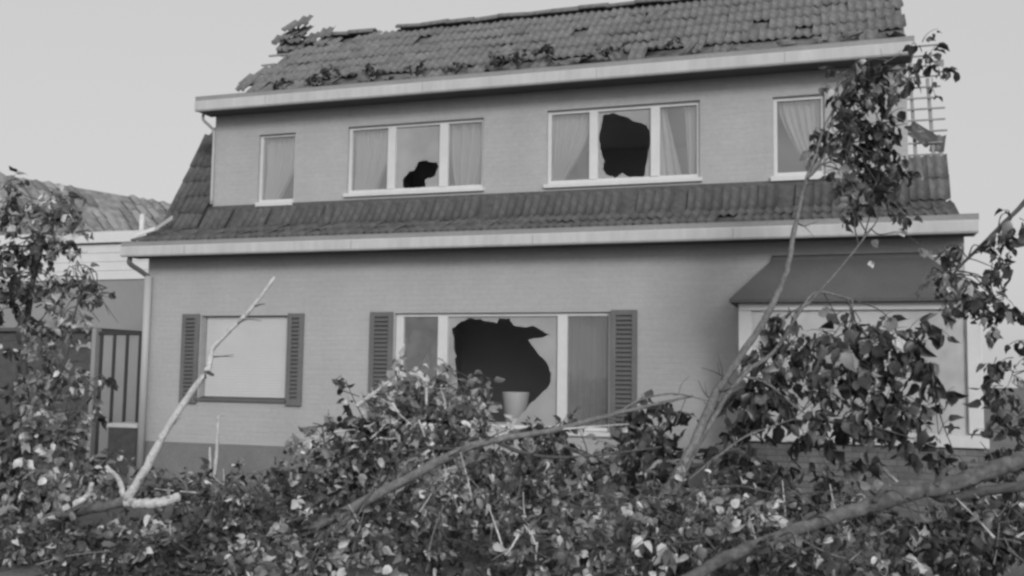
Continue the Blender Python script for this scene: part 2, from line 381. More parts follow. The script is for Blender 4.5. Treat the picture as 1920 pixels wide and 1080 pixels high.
# downpipes
b = MB(); pts = smooth_path([(-9.50, -0.30, 3.03), (-9.50, -0.30, 2.95), (-9.42, -0.18, 2.86), (-9.345, -0.085, 2.78)]); b.tube(pts, [0.035]*len(pts), 10)
b.build('pipe_elbow', M['darkpipe'], house, smooth=True)
b = MB(); b.tube([(-9.345, -0.085, 2.79), (-9.345, -0.085, 1.5), (-9.345, -0.085, 0.1)], [0.052]*3, 14)
b.build('downpipe', M['pipe'], house, smooth=True)
b = MB(); pts = smooth_path([(-8.87, 0.36, 5.20), (-8.87, 0.37, 5.12), (-8.83, 0.5, 5.04), (-8.815, 0.56, 4.96), (-8.815, 0.565, 4.5), (-8.815, 0.565, 3.9)]); b.tube(pts, [0.022]*len(pts), 8)
b.build('downpipe', M['pipe'], house, smooth=True)

# ---- windows
def pane_mesh(x0, x1, z0, z1, y, hole=None, th=0.005):
    bm = bmesh.new()
    def loop(pts):
        vs = [bm.verts.new((x, y, z)) for x, z in pts]
        return [bm.edges.new((vs[i], vs[(i+1) % len(vs)])) for i in range(len(vs))]
    e = loop([(x0, z0), (x1, z0), (x1, z1), (x0, z1)])
    if hole: e += loop(hole)
    bmesh.ops.triangle_fill(bm, use_beauty=True, edges=e, normal=(0, -1, 0))
    r = bmesh.ops.extrude_face_region(bm, geom=list(bm.faces))
    bmesh.ops.translate(bm, verts=[v for v in r['geom'] if isinstance(v, bmesh.types.BMVert)], vec=(0, th, 0))
    bmesh.ops.recalc_face_normals(bm, faces=bm.faces)
    me = bpy.data.meshes.new('pane'); bm.to_mesh(me); bm.free(); return me

def jag(pts, y, x0, x1, z0, z1, seed):
    """hole outline from the photograph with small cracks between the points"""
    r = random.Random(seed); q = [P(u, v, y) for u, v in pts]; out = []
    for i in range(len(q)):
        a, c = q[i], q[(i+1) % len(q)]
        out.append((a.x, a.z))
        n = (c-a)
        for t in (0.35, 0.7):
            p = a+n*(t+r.uniform(-.1, .1)); k = r.uniform(-0.012, 0.012)*min(1, n.length/0.08)
            out.append((p.x+k, p.z+k*r.choice((-1, 1))))
    e = 0.012
    return [(min(max(x, x0+e+r.random()*0.004), x1-e-r.random()*0.004), min(max(z, z0+e+r.random()*0.004), z1-e-r.random()*0.004)) for x, z in out]

def window(ap, ywall, mull, fw=0.05, rev=0.05, sillm=None, sillh=0.045, label=None, panes=None, top=None, sw=0.03, fwl=None, fwr=None):
    x0, x1, z0, z1 = ap; yf = ywall+rev; d = 0.07
    fwl = fwl or fw; fwr = fwr or fw; ft = top or fw
    zb = z0+(sillh if sillm else 0)
    b = MB(); g_ = 0.002
    b.box(x0+g_, x0+fwl, yf, yf+d, zb, z1-g_).box(x1-fwr, x1-g_, yf, yf+d, zb, z1-g_)
    b.box(x0+fwl, x1-fwr, yf+0.001, yf+d-0.001, z1-ft, z1-g_).box(x0+fwl, x1-fwr, yf+0.001, yf+d-0.001, zb, zb+fw)
    win = b.build('window', M['white'], house)
    if label: win['label'] = label
    if sillm:
        MB().prism([(ywall-0.045, z0), (ywall-0.045, z0+sillh-0.012), (yf+d, z0+sillh-0.002), (yf+d, z0)], x0-sw, x1+sw).build('sill', sillm, win)
    xs = [x0+fwl]
    for (a, c) in mull:
        MB().box(a, c, yf-0.012, yf+d-0.002, zb+fw-0.004, z1-ft+0.004).build('mullion', M['white'], win, bevel=0.004)
        xs += [a, c]
    xs.append(x1-fwr)
    for i in range(0, len(xs), 2):
        spec = (panes or {}).get(i//2, {})
        gm = spec.get('mat', M['glass']); y = yf+0.03
        a, c, d0, d1 = xs[i]-0.008, xs[i+1]+0.008, zb+fw-0.008, z1-ft+0.008
        h = jag(spec['hole'], y, a, c, d0, d1, 11+i) if 'hole' in spec else None
        me = pane_mesh(a, c, d0, d1, y, h); me.materials.append(gm)
        o = bpy.data.objects.new('pane', me); COL.objects.link(o); child(o, win)
        if 'label' in spec: o['label'] = spec['label']
    return win

def X(u, v, y): return P(u, v, y).x
yu = DY+0.05
H2 = [(755,348),(755,338),(765,325),(778,317),(783,305),(795,301),(808,304),(820,304),(822,313),(815,330),(797,337),(798,350),(773,355),(758,354)]
H3 = [(1128,232),(1130,217),(1147,212),(1167,217),(1190,228),(1207,233),(1218,243),(1219,270),(1213,303),(1208,332),(1180,333),(1167,324),(1153,334),(1137,327),(1130,317),(1134,302),(1125,277),(1123,257)]
H1 = [(847,616),(858,608),(878,597),(896,598),(909,602),(931,606),(936,597),(956,597),(962,609),(980,613),(1002,612),(1018,621),(1033,627),(1011,634),(990,637),(1004,656),(1024,678),(1034,700),(1031,720),(1011,742),(989,764),(976,780),(960,792),(880,792),(860,740),(853,676),(856,667),(851,653),(851,633)]
window(UW[0], DY, [], fw=0.035, sillm=M['white'], sillh=0.07, sw=0.0, panes={0: dict(mat=M['glass'])}, label='small single pane upper window at the left end')
window(UW[1], DY, [(X(727,300,yu), X(741,300,yu)), (X(824,295,yu), X(840,295,yu))], fw=0.04, sillm=M['white'], sillh=0.06,
       panes={1: dict(mat=M['glass_filmed'], hole=H2, label='pane with a small dark hole smashed through its lower right')}, label='three light upper window with a small hole in its middle pane')
window(UW[2], DY, [(X(1105,270,yu), X(1121,270,yu)), (X(1220,270,yu), X(1237,270,yu))], fw=0.045, sillm=M['white'], sillh=0.06,
       panes={1: dict(mat=M['glass_filmed'], hole=H3, label='pane with most of its glass smashed out')}, label='three light upper window with a large hole in its middle pane')
window(UW[3], DY, [], fw=0.045, sillm=M['white'], sillh=0.07, label='small single pane upper window at the right end')
yc = 0.05
window(CW, 0.0, [(X(821,640,yc), X(839,640,yc)), (X(1045,690,yc), X(1063,690,yc))], fw=0.04, top=0.045, sillm=M['white'], sillh=0.06, fwl=0.10, fwr=0.03,
       panes={0: dict(mat=M['glass_dark']), 1: dict(mat=M['glass_filmed'], hole=H1, label='large pane smashed out into a jagged hole'), 2: dict(mat=M['glass_dark'])}, label='wide picture window with its middle pane smashed out')
sw = window(SH_W, 0.0, [], fw=0.045, rev=0.10, sillm=M['sill'], sillh=0.05, label='window closed by a white roller blind', panes={0: dict(mat=M['glass'])})
b = MB(); n = 28; zt, zb_ = 2.215, 1.12
for k in range(n):
    a = zb_+(zt-zb_)*k/n; c = zb_+(zt-zb_)*(k+1)/n
    b.prism([(0.075, a+0.0015), (0.0738, (a+c)/2), (0.075, c-0.0002), (0.088, c-0.0002), (0.088, a+0.0015)], -8.455, -7.15)
b.build('roller_blind', M['blind'], sw)
MB().box(-8.498, -8.457, 0.04, 0.098, 1.115, 2.226).box(-7.149, -7.132, 0.04, 0.098, 1.115, 2.226).box(-8.456, -7.150, 0.06, 0.098, 2.217, 2.228).build('blind_rail', M['zinc'], sw)

def shutter(x0, x1, z0, z1, label, ang=0.0):
    y0, y1 = -0.045, -0.008; st = 0.065
    b = MB(); b.box(x0, x0+st, y0, y1, z0, z1).box(x1-st, x1, y0, y1, z0, z1).box(x0+st, x1-st, y0+0.001, y1-0.001, z1-st, z1-0.001).box(x0+st, x1-st, y0+0.001, y1-0.001, z0+0.001, z0+st+0.02)
    b.box(x0+st, x1-st, y1-0.006, y1-0.001, z0+st+0.02, z1-st)
    sh = b.build('shutter', M['shutter'], house, bevel=0.004); sh['label'] = label
    pitch = 0.055; n = int((z1-st-0.02-(z0+st+0.02))/pitch); me = None
    for k in range(n):
        zc = z1-st-0.035-k*pitch
        if me is None:
            c = MB(); w_ = (x1-x0-2*st)/2-0.001
            c.prism([(-0.012, -0.024), (-0.017, -0.019), (0.011, 0.024), (0.016, 0.019)], -w_, w_); o = c.build('slat', M['slat'], sh); me = o.data
        else:
            o = bpy.data.objects.new('slat', me); COL.objects.link(o)
        o.parent = sh; o.matrix_parent_inverse = Matrix.Translation(-world_loc(sh)); o.location = ((x0+x1)/2, -0.028, zc)
        o.rotation_euler = (rnd.uniform(-0.06, 0.06), 0, 0)
shutter(-8.79, -8.515, 1.02, 2.255, 'dark louvred shutter left of the blind window')
shutter(-7.12, -6.88, 1.02, 2.255, 'dark louvred shutter right of the blind window')
shutter(-5.90, -5.575, 0.74, 2.265, 'dark louvred shutter left of the picture window')
shutter(-2.695, -2.375, 0.74, 2.27, 'dark louvred shutter right of the picture window')
MB().box(-5.60, -1.2, 0.35, 0.9, 0.70, 0.745).build('window_board', M['inner'], house)

# ---- the bay at the right
BX0, BX1, BYF = -1.12, 1.31, -0.70
b = MB(); b.box(BX0, BX1, BYF, -0.033, -0.1, 0.797); bay = b.build('bay_window', M['bayplinth'], house); bay['label'] = 'projecting white bay window on a dark brick base'
MB().prism([(BYF-0.05, 0.80), (BYF-0.05, 0.915), (BYF+0.1, 0.935), (BYF+0.1, 0.80)], BX0-0.04, BX1+0.04).build('sill', M['white'], bay)
b = MB()
for x in (BX0, BX1-0.14): b.box(x, x+0.14, BYF, BYF+0.12, 0.938, 2.205)
b.box(BX0, BX1, BYF+0.002, BYF+0.118, 2.207, 2.29)
b.box(BX0+0.002, BX0+0.08, BYF+0.122, -0.003, 0.80, 2.289).box(BX1-0.08, BX1-0.002, BYF+0.122, -0.003, 0.80, 2.289)
b.build('frame', M['white'], bay, bevel=0.006)
me = pane_mesh(BX0+0.135, BX1-0.135, 0.93, 2.212, BYF+0.05); me.materials.append(M['glass_bay']); o = bpy.data.objects.new('pane', me); COL.objects.link(o); child(o, bay)
b = MB(); e0, e1, ey, ez = BX0-0.09, BX1+0.05, BYF-0.10, 2.325; t0, t1, tz = -0.78, 0.84, 2.86
A = [(e0, ey, ez), (e1, ey, ez), (t1, -0.002, tz), (t0, -0.002, tz), (e0, -0.002, ez), (e1, -0.002, ez)]
B = [(x, y, z-0.035) for x, y, z in A]
b.poly([A[0], A[1], A[2], A[3]]); b.poly([A[0], A[3], A[4]]); b.poly([A[1], A[5], A[2]])
b.poly([B[0], B[4], B[5], B[1]]); b.poly([A[0], A[4], B[4], B[0]]); b.poly([A[0], B[0], B[1], A[1]]); b.poly([A[1], B[1], B[5], A[5]])
b.build('bay_roof', M['bayroof'], bay)
MB().prism([(-0.05, tz-0.035), (-0.05, tz+0.0), (-0.004, tz+0.03), (-0.004, tz-0.03)], t0-0.02, t1+0.02).build('roof_flashing', M['bayroof'], bay)

# ---- roof slopes: boarding, then tiles
def slab(y0, z0, y1, z1, x0, x1, th=0.05):
    n = Vector((0, -(z1-z0), (y1-y0))).normalized()*th
    return [(y0, z0), (y1, z1), (y1-n.y, z1-n.z), (y0-n.y, z0-n.z)]
ROOF = dict(up0=(0.30, 5.425), up1=(1.85, 6.72))
b = MB()
b.prism(slab(0.30, 5.40, 1.85, 6.69, 0, 0), -8.2, 0.70)
b.prism(slab(1.85, 6.69, 5.9, 5.2, 0, 0), -8.2, 0.70)
upper = b.build('roof', M['tile_b'], house); upper['label'] = 'upper roof of pantiles with its left end torn off'
b = MB()
b.prism(slab(-0.30, 3.235, 0.36, 3.49, 0, 0), -9.45, 1.18)
b.prism(slab(0.36, 3.49, 0.595, 3.88, 0, 0), -8.81, 0.71)
b.prism(slab(0.36, 3.49, 1.45, 5.30, 0, 0), -9.45, -8.825)
lower = b.build('roof', M['apron_b'], house); lower['label'] = 'lower tiled apron roof between the two storeys'
b = MB(); b.prism(slab(0.36, 3.49, 0.72, 4.09, 0, 0), 0.725, 1.10); b.build('roof_boarding', M['apron'], house)
# gable end of the dormer roof
MB().poly([(-8.2, 0.45, 5.4), (-8.2, 1.85, 6.62), (-8.2, 5.6, 5.26)]).poly([(0.70, 0.45, 5.4), (0.70, 5.6, 5.26), (0.70, 1.85, 6.62)]).build('gable', M['soffit'], house)

TW, TL = 0.212, 0.33
def tile_mesh(mats, name='tile'):
    n = 8; b = MB()
    def zp(t):
        return 0.017*math.cos(2*math.pi*2*t)+0.003
    top, bot, low = [], [], []
    for i in range(n+1):
        x = (i/n-0.5)*TW*1.03; h = zp(i/n)
        b.v += [(x, -0.02, h+0.034), (x, TL+0.03, h+0.012), (x, -0.02, h+0.012)]
    for i in range(n):
        a, c = 3*i, 3*(i+1)
        b.f += [(a, c, c+1, a+1), (a+2, c+2, c, a)]; b.m += [0, 0]
    me = bpy.data.meshes.new(name); me.from_pydata(b.v, [], b.f); me.materials.append(mats)
    me.polygons.foreach_set('use_smooth', [True]*len(b.f)); me.update(); return me
TM = {k: tile_mesh(M[k]) for k in ('tile', 'tile_b', 'tile_c', 'apron', 'apron_b')}
tiles = []        # (matrix, material key, roof, score)
def tile_slope(y0, z0, y1, z1, x0, x1, roof, keys, wts, stagger=0.0, drop=0.02, jit=0.012, skip=None, rowoff=0):
    d = Vector((0, y1-y0, z1-z0)); L = d.length; d.normalize(); n = Vector((1, 0, 0)).cross(d)
    rows = max(1, round(L/TL)); cols = int((x1-x0)/TW)
    for r in range(rows):
        off = (TW*stagger if (r+rowoff) % 2 else 0)
        for c in range(cols):
            x = x0+TW*(c+0.5)+off; s = r*L/rows
            if skip and skip(x, r, rows): continue
            if rnd.random() < drop: continue
            p = Vector((x, y0, z0))+d*(s+rnd.uniform(-jit, jit))+n*rnd.uniform(0, 0.008)
            m = Matrix((Vector((1, 0, 0)), d, n)).transposed().to_4x4()
            m = Matrix.Translation(p) @ m @ Matrix.Rotation(rnd.gauss(0, 0.02), 4, 'Z') @ Matrix.Rotation(rnd.gauss(0, 0.025), 4, 'X')
            if roof is upper and r == 0 and rnd.random() < 0.6: m = Matrix.Translation((rnd.uniform(-.06, .06), -rnd.uniform(0, .03), rnd.uniform(.01, .05))) @ m @ Matrix.Rotation(rnd.uniform(-1.0, 1.0), 4, 'Z') @ Matrix.Rotation(rnd.uniform(-.5, .35), 4, 'X') @ Matrix.Rotation(rnd.uniform(-.4, .4), 4, 'Y') @ Matrix.Diagonal((rnd.uniform(.5, 1), rnd.uniform(.4, .9), 1, 1))
            if rnd.random() < 0.03: m = m @ Matrix.Rotation(rnd.uniform(-0.3, 0.3), 4, 'Z') @ Matrix.Rotation(rnd.uniform(-0.15, 0.1), 4, 'X')
            tiles.append((m, rnd.choices(keys, wts)[0], roof))
def skip_up(x, r, rows):
    return x < -8.2+rnd.uniform(-0.25, 0.15) or (x < -7.2 and r >= rows-1 and rnd.random() < 0.6) or (r == 0 and rnd.random() < 0.12)
tile_slope(0.29, 5.415, 1.85, 6.71, -8.5, 0.70, upper, ['tile', 'tile_b', 'tile_c'], [6, 2, 2], 0.5, 0.015, skip=skip_up)
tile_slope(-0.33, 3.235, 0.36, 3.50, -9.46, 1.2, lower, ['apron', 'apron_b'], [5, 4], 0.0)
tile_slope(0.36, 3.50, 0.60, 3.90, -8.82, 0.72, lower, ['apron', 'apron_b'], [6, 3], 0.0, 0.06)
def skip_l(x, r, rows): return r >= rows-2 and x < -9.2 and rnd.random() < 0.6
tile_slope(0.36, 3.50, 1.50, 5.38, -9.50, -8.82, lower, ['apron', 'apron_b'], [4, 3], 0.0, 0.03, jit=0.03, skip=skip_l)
# right end: a block of tiles left on the stripped battens
tile_slope(0.38, 3.53, 0.74, 4.10, 0.72, 1.16, lower, ['apron', 'tile_b', 'tile'], [3, 3, 2], 0.0, 0.0)
def loose(u, v, Y, roof, key, roll, tilt=1.0, s=1.0):
    p = P(u, v, Y); d = Vector((0, math.cos(tilt), math.sin(tilt))); n = Vector((1, 0, 0)).cross(d)
    m = Matrix.Translation(p) @ Matrix((Vector((1, 0, 0)), d, n)).transposed().to_4x4() @ Matrix.Rotation(roll, 4, 'Z') @ Matrix.Scale(s, 4) @ Matrix.Translation((0, -TL/2, 0))
    tiles.append((m, key, roof))
loose(1722, 254, 0.95, lower, 'apron', 0.7); loose(1732, 262, 0.96, lower, 'apron', 0.5, s=0.7); loose(1758, 271, 0.92, lower, 'tile_b', -0.15, s=0.75)
for (u, v, k, a) in ((528,75,'tile_b',0.2),(548,66,'tile',-0.3),(545,88,'tile_b',0.4),(566,84,'tile',0.1),(572,60,'tile_b',-0.1),(590,90,'tile_b',0.2),(534,98,'tile',0.6),(556,97,'tile_b',0.1),(552,50,'tile',-0.2),(575,40,'tile_b',0.1),(606,88,'tile',0.3),(590,72,'tile_b',0.1),(612,78,'tile',-.2),(580,100,'tile_b',.15),(600,100,'tile',.05),(562,72,'tile_b',.0),(538,86,'tile',.1),(625,92,'tile_b',.1),(615,62,'tile_b',.2)):
    loose(u, v, 1.72+rnd.uniform(-0.05, 0.1), upper, k, a, 0.75)
# ridge tiles
b = MB()
ridge_me = None
for k in range(21):
    x = -7.9+k*0.41
    if k in (0, 3): continue
    if ridge_me is None:
        c = MB(); prof = [(0.13*math.sin(a), 0.09*math.cos(a)) for a in np.linspace(-1.5, 1.5, 8)]; prof2 = [(y*0.86, z*0.8-0.01) for y, z in reversed(prof)]
        c.prism(prof+prof2, -0.215, 0.215); o = c.build('ridge_tile', M['tile_b'], upper, recalc=True); ridge_me = o.data
    else: o = bpy.data.objects.new('ridge_tile', ridge_me); COL.objects.link(o)
    o.parent = upper; o.matrix_parent_inverse = Matrix.Translation(-world_loc(upper)); o.location = (x, 1.85, 6.715+rnd.uniform(-0.012, 0.012)); o.rotation_euler = (rnd.gauss(0, 0.05), rnd.gauss(0, 0.03), rnd.gauss(0, 0.04))
# split: the 300 largest as parts, the rest as one part
def tscore(t):
    u, v, z = proj(t[0].translation); return -z if -30 < u < 1950 and -30 < v < 1110 else -100-z
tiles.sort(key=tscore, reverse=True)
for m, k, roof in tiles[:292]:
    o = bpy.data.objects.new('tile', TM[k]); COL.objects.link(o); o.parent = roof
    o.matrix_parent_inverse = Matrix.Translation(-world_loc(roof)); o.matrix_basis = m
b = MB(); keys = list(TM)
for m, k, roof in tiles[292:]:
    me = TM[k]; n0 = len(b.v)
    b.v += [tuple(m @ v.co) for v in me.vertices]
    for p in me.polygons: b.f.append(tuple(n0+i for i in p.vertices)); b.m.append(keys.index(k))
o = b.build('tile_courses', [M[k] for k in keys], upper, smooth=True, recalc=False); o['kind'] = 'stuff'

# stripped battens and rafters at the right end
for k in range(11):
    s = 0.05+k*0.19; y = 0.74+s*0.52; z = 4.10+s*0.86
    x1 = 1.16+rnd.uniform(-0.12, 0.05) if k > 1 else 1.12
    MB().box(0.725, x1, y-0.012, y+0.012, z-0.008, z+0.01).build('batten', M['wood'], house)
for x, l in ((0.80, 2.3), (1.0, 1.5)):
    b = MB(); b.prism([(0.70, 3.98), (0.70+l*0.52, 3.98+l*0.86), (0.78+l*0.52, 3.98+l*0.86), (0.78, 3.98)], x, x+0.035); b.build('rafter', M['wood'], house)
# broken battens at the torn upper left end
for k in range(5):
    s = 0.35+k*0.38; y = 0.30+s*0.767; z = 5.42+s*0.64
    MB().box(-8.2-rnd.uniform(0.05, 0.32), -8.18, y-0.015, y+0.015, z-0.012, z+0.012).build('batten', M['wood'], house)
for (a, c) in (((510, 78), (600, 68)), ((520, 100), (612, 90)), ((545, 104), (560, 48))):
    p, q = P(*a, 1.78), P(*c, 1.85); MB().tube([p, (p+q)/2+Vector((0, 0, .01)), q], [0.022, 0.022, 0.018], 5).build('broken_board', M['soffit'], house)
# bent strip of flashing at the lower left eave
p0, p1, p2 = P(252, 444, -0.25), P(290, 432, -0.1), P(322, 411, 0.25)
b = MB(); up_ = Vector((0, 0, 0.055))
for a, c in ((p0, p1), (p1, p2)):
    b.poly([a, c, c+up_, a+up_*0.7]); b.poly([a+Vector((0, .02, 0)), a+Vector((0, .02, 0))+up_*0.7, c+Vector((0, .02, 0))+up_, c+Vector((0, .02, 0))]); b.poly([a+up_*.7, c+up_, c+up_+Vector((0, .02, 0)), a+up_*.7+Vector((0, .02, 0))])
b.build('bent_flashing', M['white'], house)

# ------------------------------------------------------------------ things in and at the windows
def curtain(label, x0, x1, z0, z1, y, left, right, material, folds=9, amp=0.035, group='curtains in the windows', shift=0):
    """left/right give the edge (0..1 across) for t = 0 at the top to 1 at the bottom"""
    nx, nz = 60, 14; v, f = [], []
    for k in range(nz+1):
        t = k/nz; a, c = left(t), right(t)
        for i in range(nx+1):
            s = i/nx; xx = x0+(x1-x0)*(a+(c-a)*s)
            v.append((xx, y+amp*math.sin(2*math.pi*folds*s+shift+t*1.2)*(0.6+0.4*t)+0.3*amp*math.sin(23*s+3*t), z1+(z0-z1)*t))
    for k in range(nz):
        for i in range(nx):
            q = k*(nx+1)+i; f.append((q, q+1, q+nx+2, q+nx+1))
    me = bpy.data.meshes.new('curtain'); me.from_pydata(v, [], f); me.materials.append(material); me.polygons.foreach_set('use_smooth', [True]*len(f)); me.update()
    return tag(link(bpy.data.objects.new('curtain', me)), label, 'curtain', group)
one = lambda c: (lambda t: c)
yk = DY+0.17
u = UW[0]; curtain('net curtain parted at the lower right in the small left upper window', u[0]+.03, u[1]-.03, u[2]+.1, u[3]-.02, yk, one(0), lambda t: 1.0 if t < .3 else 1-.6*((t-.3)/.7)**1.3, M['net'], 7)
u = UW[1]
curtain('net curtain in the left light of the window with the small hole', u[0]+.03, X(734,300,yk), u[2]+.1, u[3]-.02, yk, one(0), lambda t: 1-.65*max(0, t-.35)**1.1, M['net'], 8)
curtain('folded net curtain in the right light of the window with the small hole', X(836,300,yk), u[1]-.03, u[2]+.1, u[3]-.02, yk, lambda t: .02+.22*t*t, lambda t: 1-.2*t*t, M['net'], 4, 0.06)
u = UW[2]
curtain('net curtain swept left in the window with the large upper hole', u[0]+.03, X(1113,270,yk), u[2]+.1, u[3]-.02, yk, one(0), lambda t: 1-.75*t**1.6, M['net'], 8, 0.04)
curtain('net curtain behind the right light of the window with the large upper hole', X(1230,270,yk), u[1]-.03, u[2]+.1, u[3]-.02, yk, lambda t: .0, lambda t: .22+.38*t, M['net'], 3, 0.04)
curtain('narrow net curtain at the right edge of the window with the large upper hole', X(1230,270,yk), u[1]-.03, u[2]+.1, u[3]-.02, yk+.03, lambda t: .66+.08*t, one(1), M['net'], 3, 0.02)
u = UW[3]; curtain('net curtain swagged to the right in the small right upper window', u[0]+.03, u[1]-.03, u[2]+.1, u[3]-.02, yk, lambda t: min(.95, .03+.75*t**1.5), one(1), M['net'], 6, 0.035)
curtain('dark drape drawn across the left light of the picture window', CW[0]+.08, X(830,640,.3), .82, 2.0, 0.33, lambda t: max(0, .9-1.8*t), one(1), M['drape'], 5, 0.03)
curtain('heavy drape behind the right light of the picture window', X(1053,690,.3), CW[1]-.02, .82, 2.21, 0.33, one(0), one(1), M['drape'], 8, 0.03)
curtain('pale net curtain hanging inside the bay window', BX0+.1, BX1-.1, .95, 2.25, -0.30, one(0), one(1), M['net'], 22, 0.025)

# flower pot on the window board
b = MB(); pc = P(963, 770, 0.52); R = 0.185
prof = [(0.105, 0.0), (0.115, 0.012), (0.150, 0.25), (0.180, 0.495), (0.178, 0.503), (0.168, 0.503), (0.150, 0.44), (0.115, 0.12)]
n = 28
for r, z in prof:
    for j in range(n): b.v.append((pc.x+r*math.cos(2*math.pi*j/n), 0.60+r*math.sin(2*math.pi*j/n), 0.748+z))
for i in range(len(prof)-1):
    for j in range(n): b.f.append((i*n+j, i*n+(j+1) % n, (i+1)*n+(j+1) % n, (i+1)*n+j)); b.m.append(0)
b.f.append(tuple(range(n))); b.m.append(0); b.f.append(tuple((len(prof)-1)*n+j for j in range(n))); b.m.append(0)
tag(b.build('flower_pot', M['pot'], smooth=True), 'pale grey tapered flower pot standing inside the smashed picture window', 'flower pot')

# ------------------------------------------------------------------ what stands left of the house
ann = empty('garage', (-11.5, 3, 0), 'flat roofed annex with white boarding above a grey wall, left of the house', 'garage')
ya = 2.5
zt = P(200, 436, ya).z; zm = P(200, 456, ya).z; zw = P(200, 525, ya).z; xa = -15.0
MB().box(xa, -9.6, ya, ya+5, 0, zw-0.002).build('wall', M['nwall'], ann)
me = None
for k in range(4):
    h = (zm-0.02-zw)/4
    MB().box(xa, -9.6, ya-0.03+rnd.uniform(0, .004), ya+0.2, zw+k*h+0.006, zw+(k+1)*h).build('cladding_board', M['nwhite'], ann)
MB().box(xa-0.1, -9.58, ya-0.12, ya+5, zm, zt).build('roof', M['nwhite'], ann)
b = MB(); p = P(265, 436, ya+0.8); b.tube([(p.x, p.y, zt-0.02), (p.x, p.y, zt+0.45)], [0.045, 0.045], 10); b.build('vent_pipe', M['white'], ann, smooth=True)
b = MB(); p = P(281, 436, ya+1.4); b.tube([(p.x, p.y, zt-0.02), (p.x, p.y, zt+0.30)], [0.03, 0.03], 8); b.build('vent_pipe', M['nwall'], ann, smooth=True)

# neighbour's house behind it, ridge running away to the right
nh = empty('neighbour_house', (-17, 12, 0), 'neighbouring house with a mottled storm damaged tiled roof, behind the annex', 'house')
rd = Vector((math.sin(math.radians(17.2)), math.cos(math.radians(17.2)), 0)); nd = Vector((rd.y, -rd.x, 0))    # nd: down the slope, to the right
R0 = P(105, 345, 8.0)
slope = 0.9; wdt = 4.2
def NR(s, q, lift=0): return R0+rd*s+nd*q+Vector((0, 0, -q*slope+lift))
b = MB()
b.poly([NR(-4, 0), NR(-4, wdt), NR(14, wdt), NR(14, 0)]); b.poly([NR(-4, 0), NR(14, 0), R0+rd*14-nd*wdt+Vector((0, 0, -wdt*slope)), R0-rd*4-nd*wdt+Vector((0, 0, -wdt*slope))])
roofn = b.build('roof', M['ntile'], nh)
b = MB()
e = R0.z-wdt*slope
for s0, s1, q0, q1 in ((-3.8, -3.6, -wdt+.3, wdt-.3), (13.6, 13.8, -wdt+.3, wdt-.3), (-3.6, 13.6, wdt-.5, wdt-.3), (-3.6, 13.6, -wdt+.3, -wdt+.5)):
    pts = [R0+rd*a+nd*c for a, c in ((s0, q0), (s1, q0), (s1, q1), (s0, q1))]
    lo = [Vector((p.x, p.y, 0)) for p in pts]; hi = [Vector((p.x, p.y, e+0.25)) for p in pts]
    for i in range(4): j = (i+1) % 4; b.poly([lo[i], lo[j], hi[j], hi[i]])
    b.poly(hi)
b.build('wall', M['nwall'], nh)
# its tiles: rows running down the slope, some slipped, some missing
def ntile(bmb, s, q, l, wv, lift, m):
    a = NR(s, q, lift); c = NR(s+wv, q, lift); d = NR(s+wv, q+l, lift+0.05); e_ = NR(s, q+l, lift+0.05); mid0 = NR(s+wv/2, q, lift+.05); mid1 = NR(s+wv/2, q+l, lift+0.11)
    bmb.poly([a, mid0, mid1, e_], m); bmb.poly([mid0, c, d, mid1], m); dn = Vector((0, 0, -.06)); bmb.poly([e_, mid1, d, d+dn, e_+dn], m)
b = MB(); rr = random.Random(5)
for i in range(60):
    for k in range(13):
        s = -4+i*0.3; q = 0.05+k*0.32
        hole = math.sin(s*1.7+k*.5)+math.sin(k*1.1+s*.6)
        if hole > 1.25 and rr.random() < .75: continue
        if rr.random() < .05: continue
        ntile(b, s+rr.gauss(0, .02), q+rr.gauss(0, .02)+(0.2*rr.random() if hole > 0.9 else 0), 0.36, 0.28, 0.02+rr.random()*0.04, rr.choices([0, 1, 2], [5, 3, 2])[0])
o = b.build('tile_courses', [M['ntile'], M['tile'], M['nwall']], nh, recalc=False); o['kind'] = 'stuff'

# gate between annex and house
gate = empty('gate', (-10.2, 0.5, 0), 'dark metal bar gate closing the gap left of the house', 'gate')
yg = 0.6
xg0, xg1 = P(186, 700, yg).x, -9.47; zg = P(230, 622, yg).z
MB().box(xg0-0.03, xg1, yg-0.02, yg+0.02, zg-0.045, zg).build('top_rail', M['metal'], gate)
MB().box(xg0-0.03, xg1, yg-0.018, yg+0.018, 0.12, 0.17).build('bottom_rail', M['metal'], gate)
nb = 6
for k in range(nb):
    x = xg0+(xg1-0.06-xg0)*k/(nb-1)
    MB().box(x, x+0.048, yg-0.015, yg+0.015, 0.171, zg-0.046).build('bar', M['metal'], gate)
    if k < nb-1: MB().box(x+0.05, x+(xg1-0.06-xg0)/(nb-1)-0.002, yg+0.0, yg+0.012, 0.171+0.3*(k > 1), zg-0.05).build('board', M['nwall'], gate)
p = P(176, 720, yg)
tag(MB().box(p.x-0.02, xg0-0.035, yg-0.08, yg+0.06, -0.05, zg+0.05).build('gate_post', M['nwall'], bevel=0.01), 'pale square gate post at the left of the bar gate', 'post')
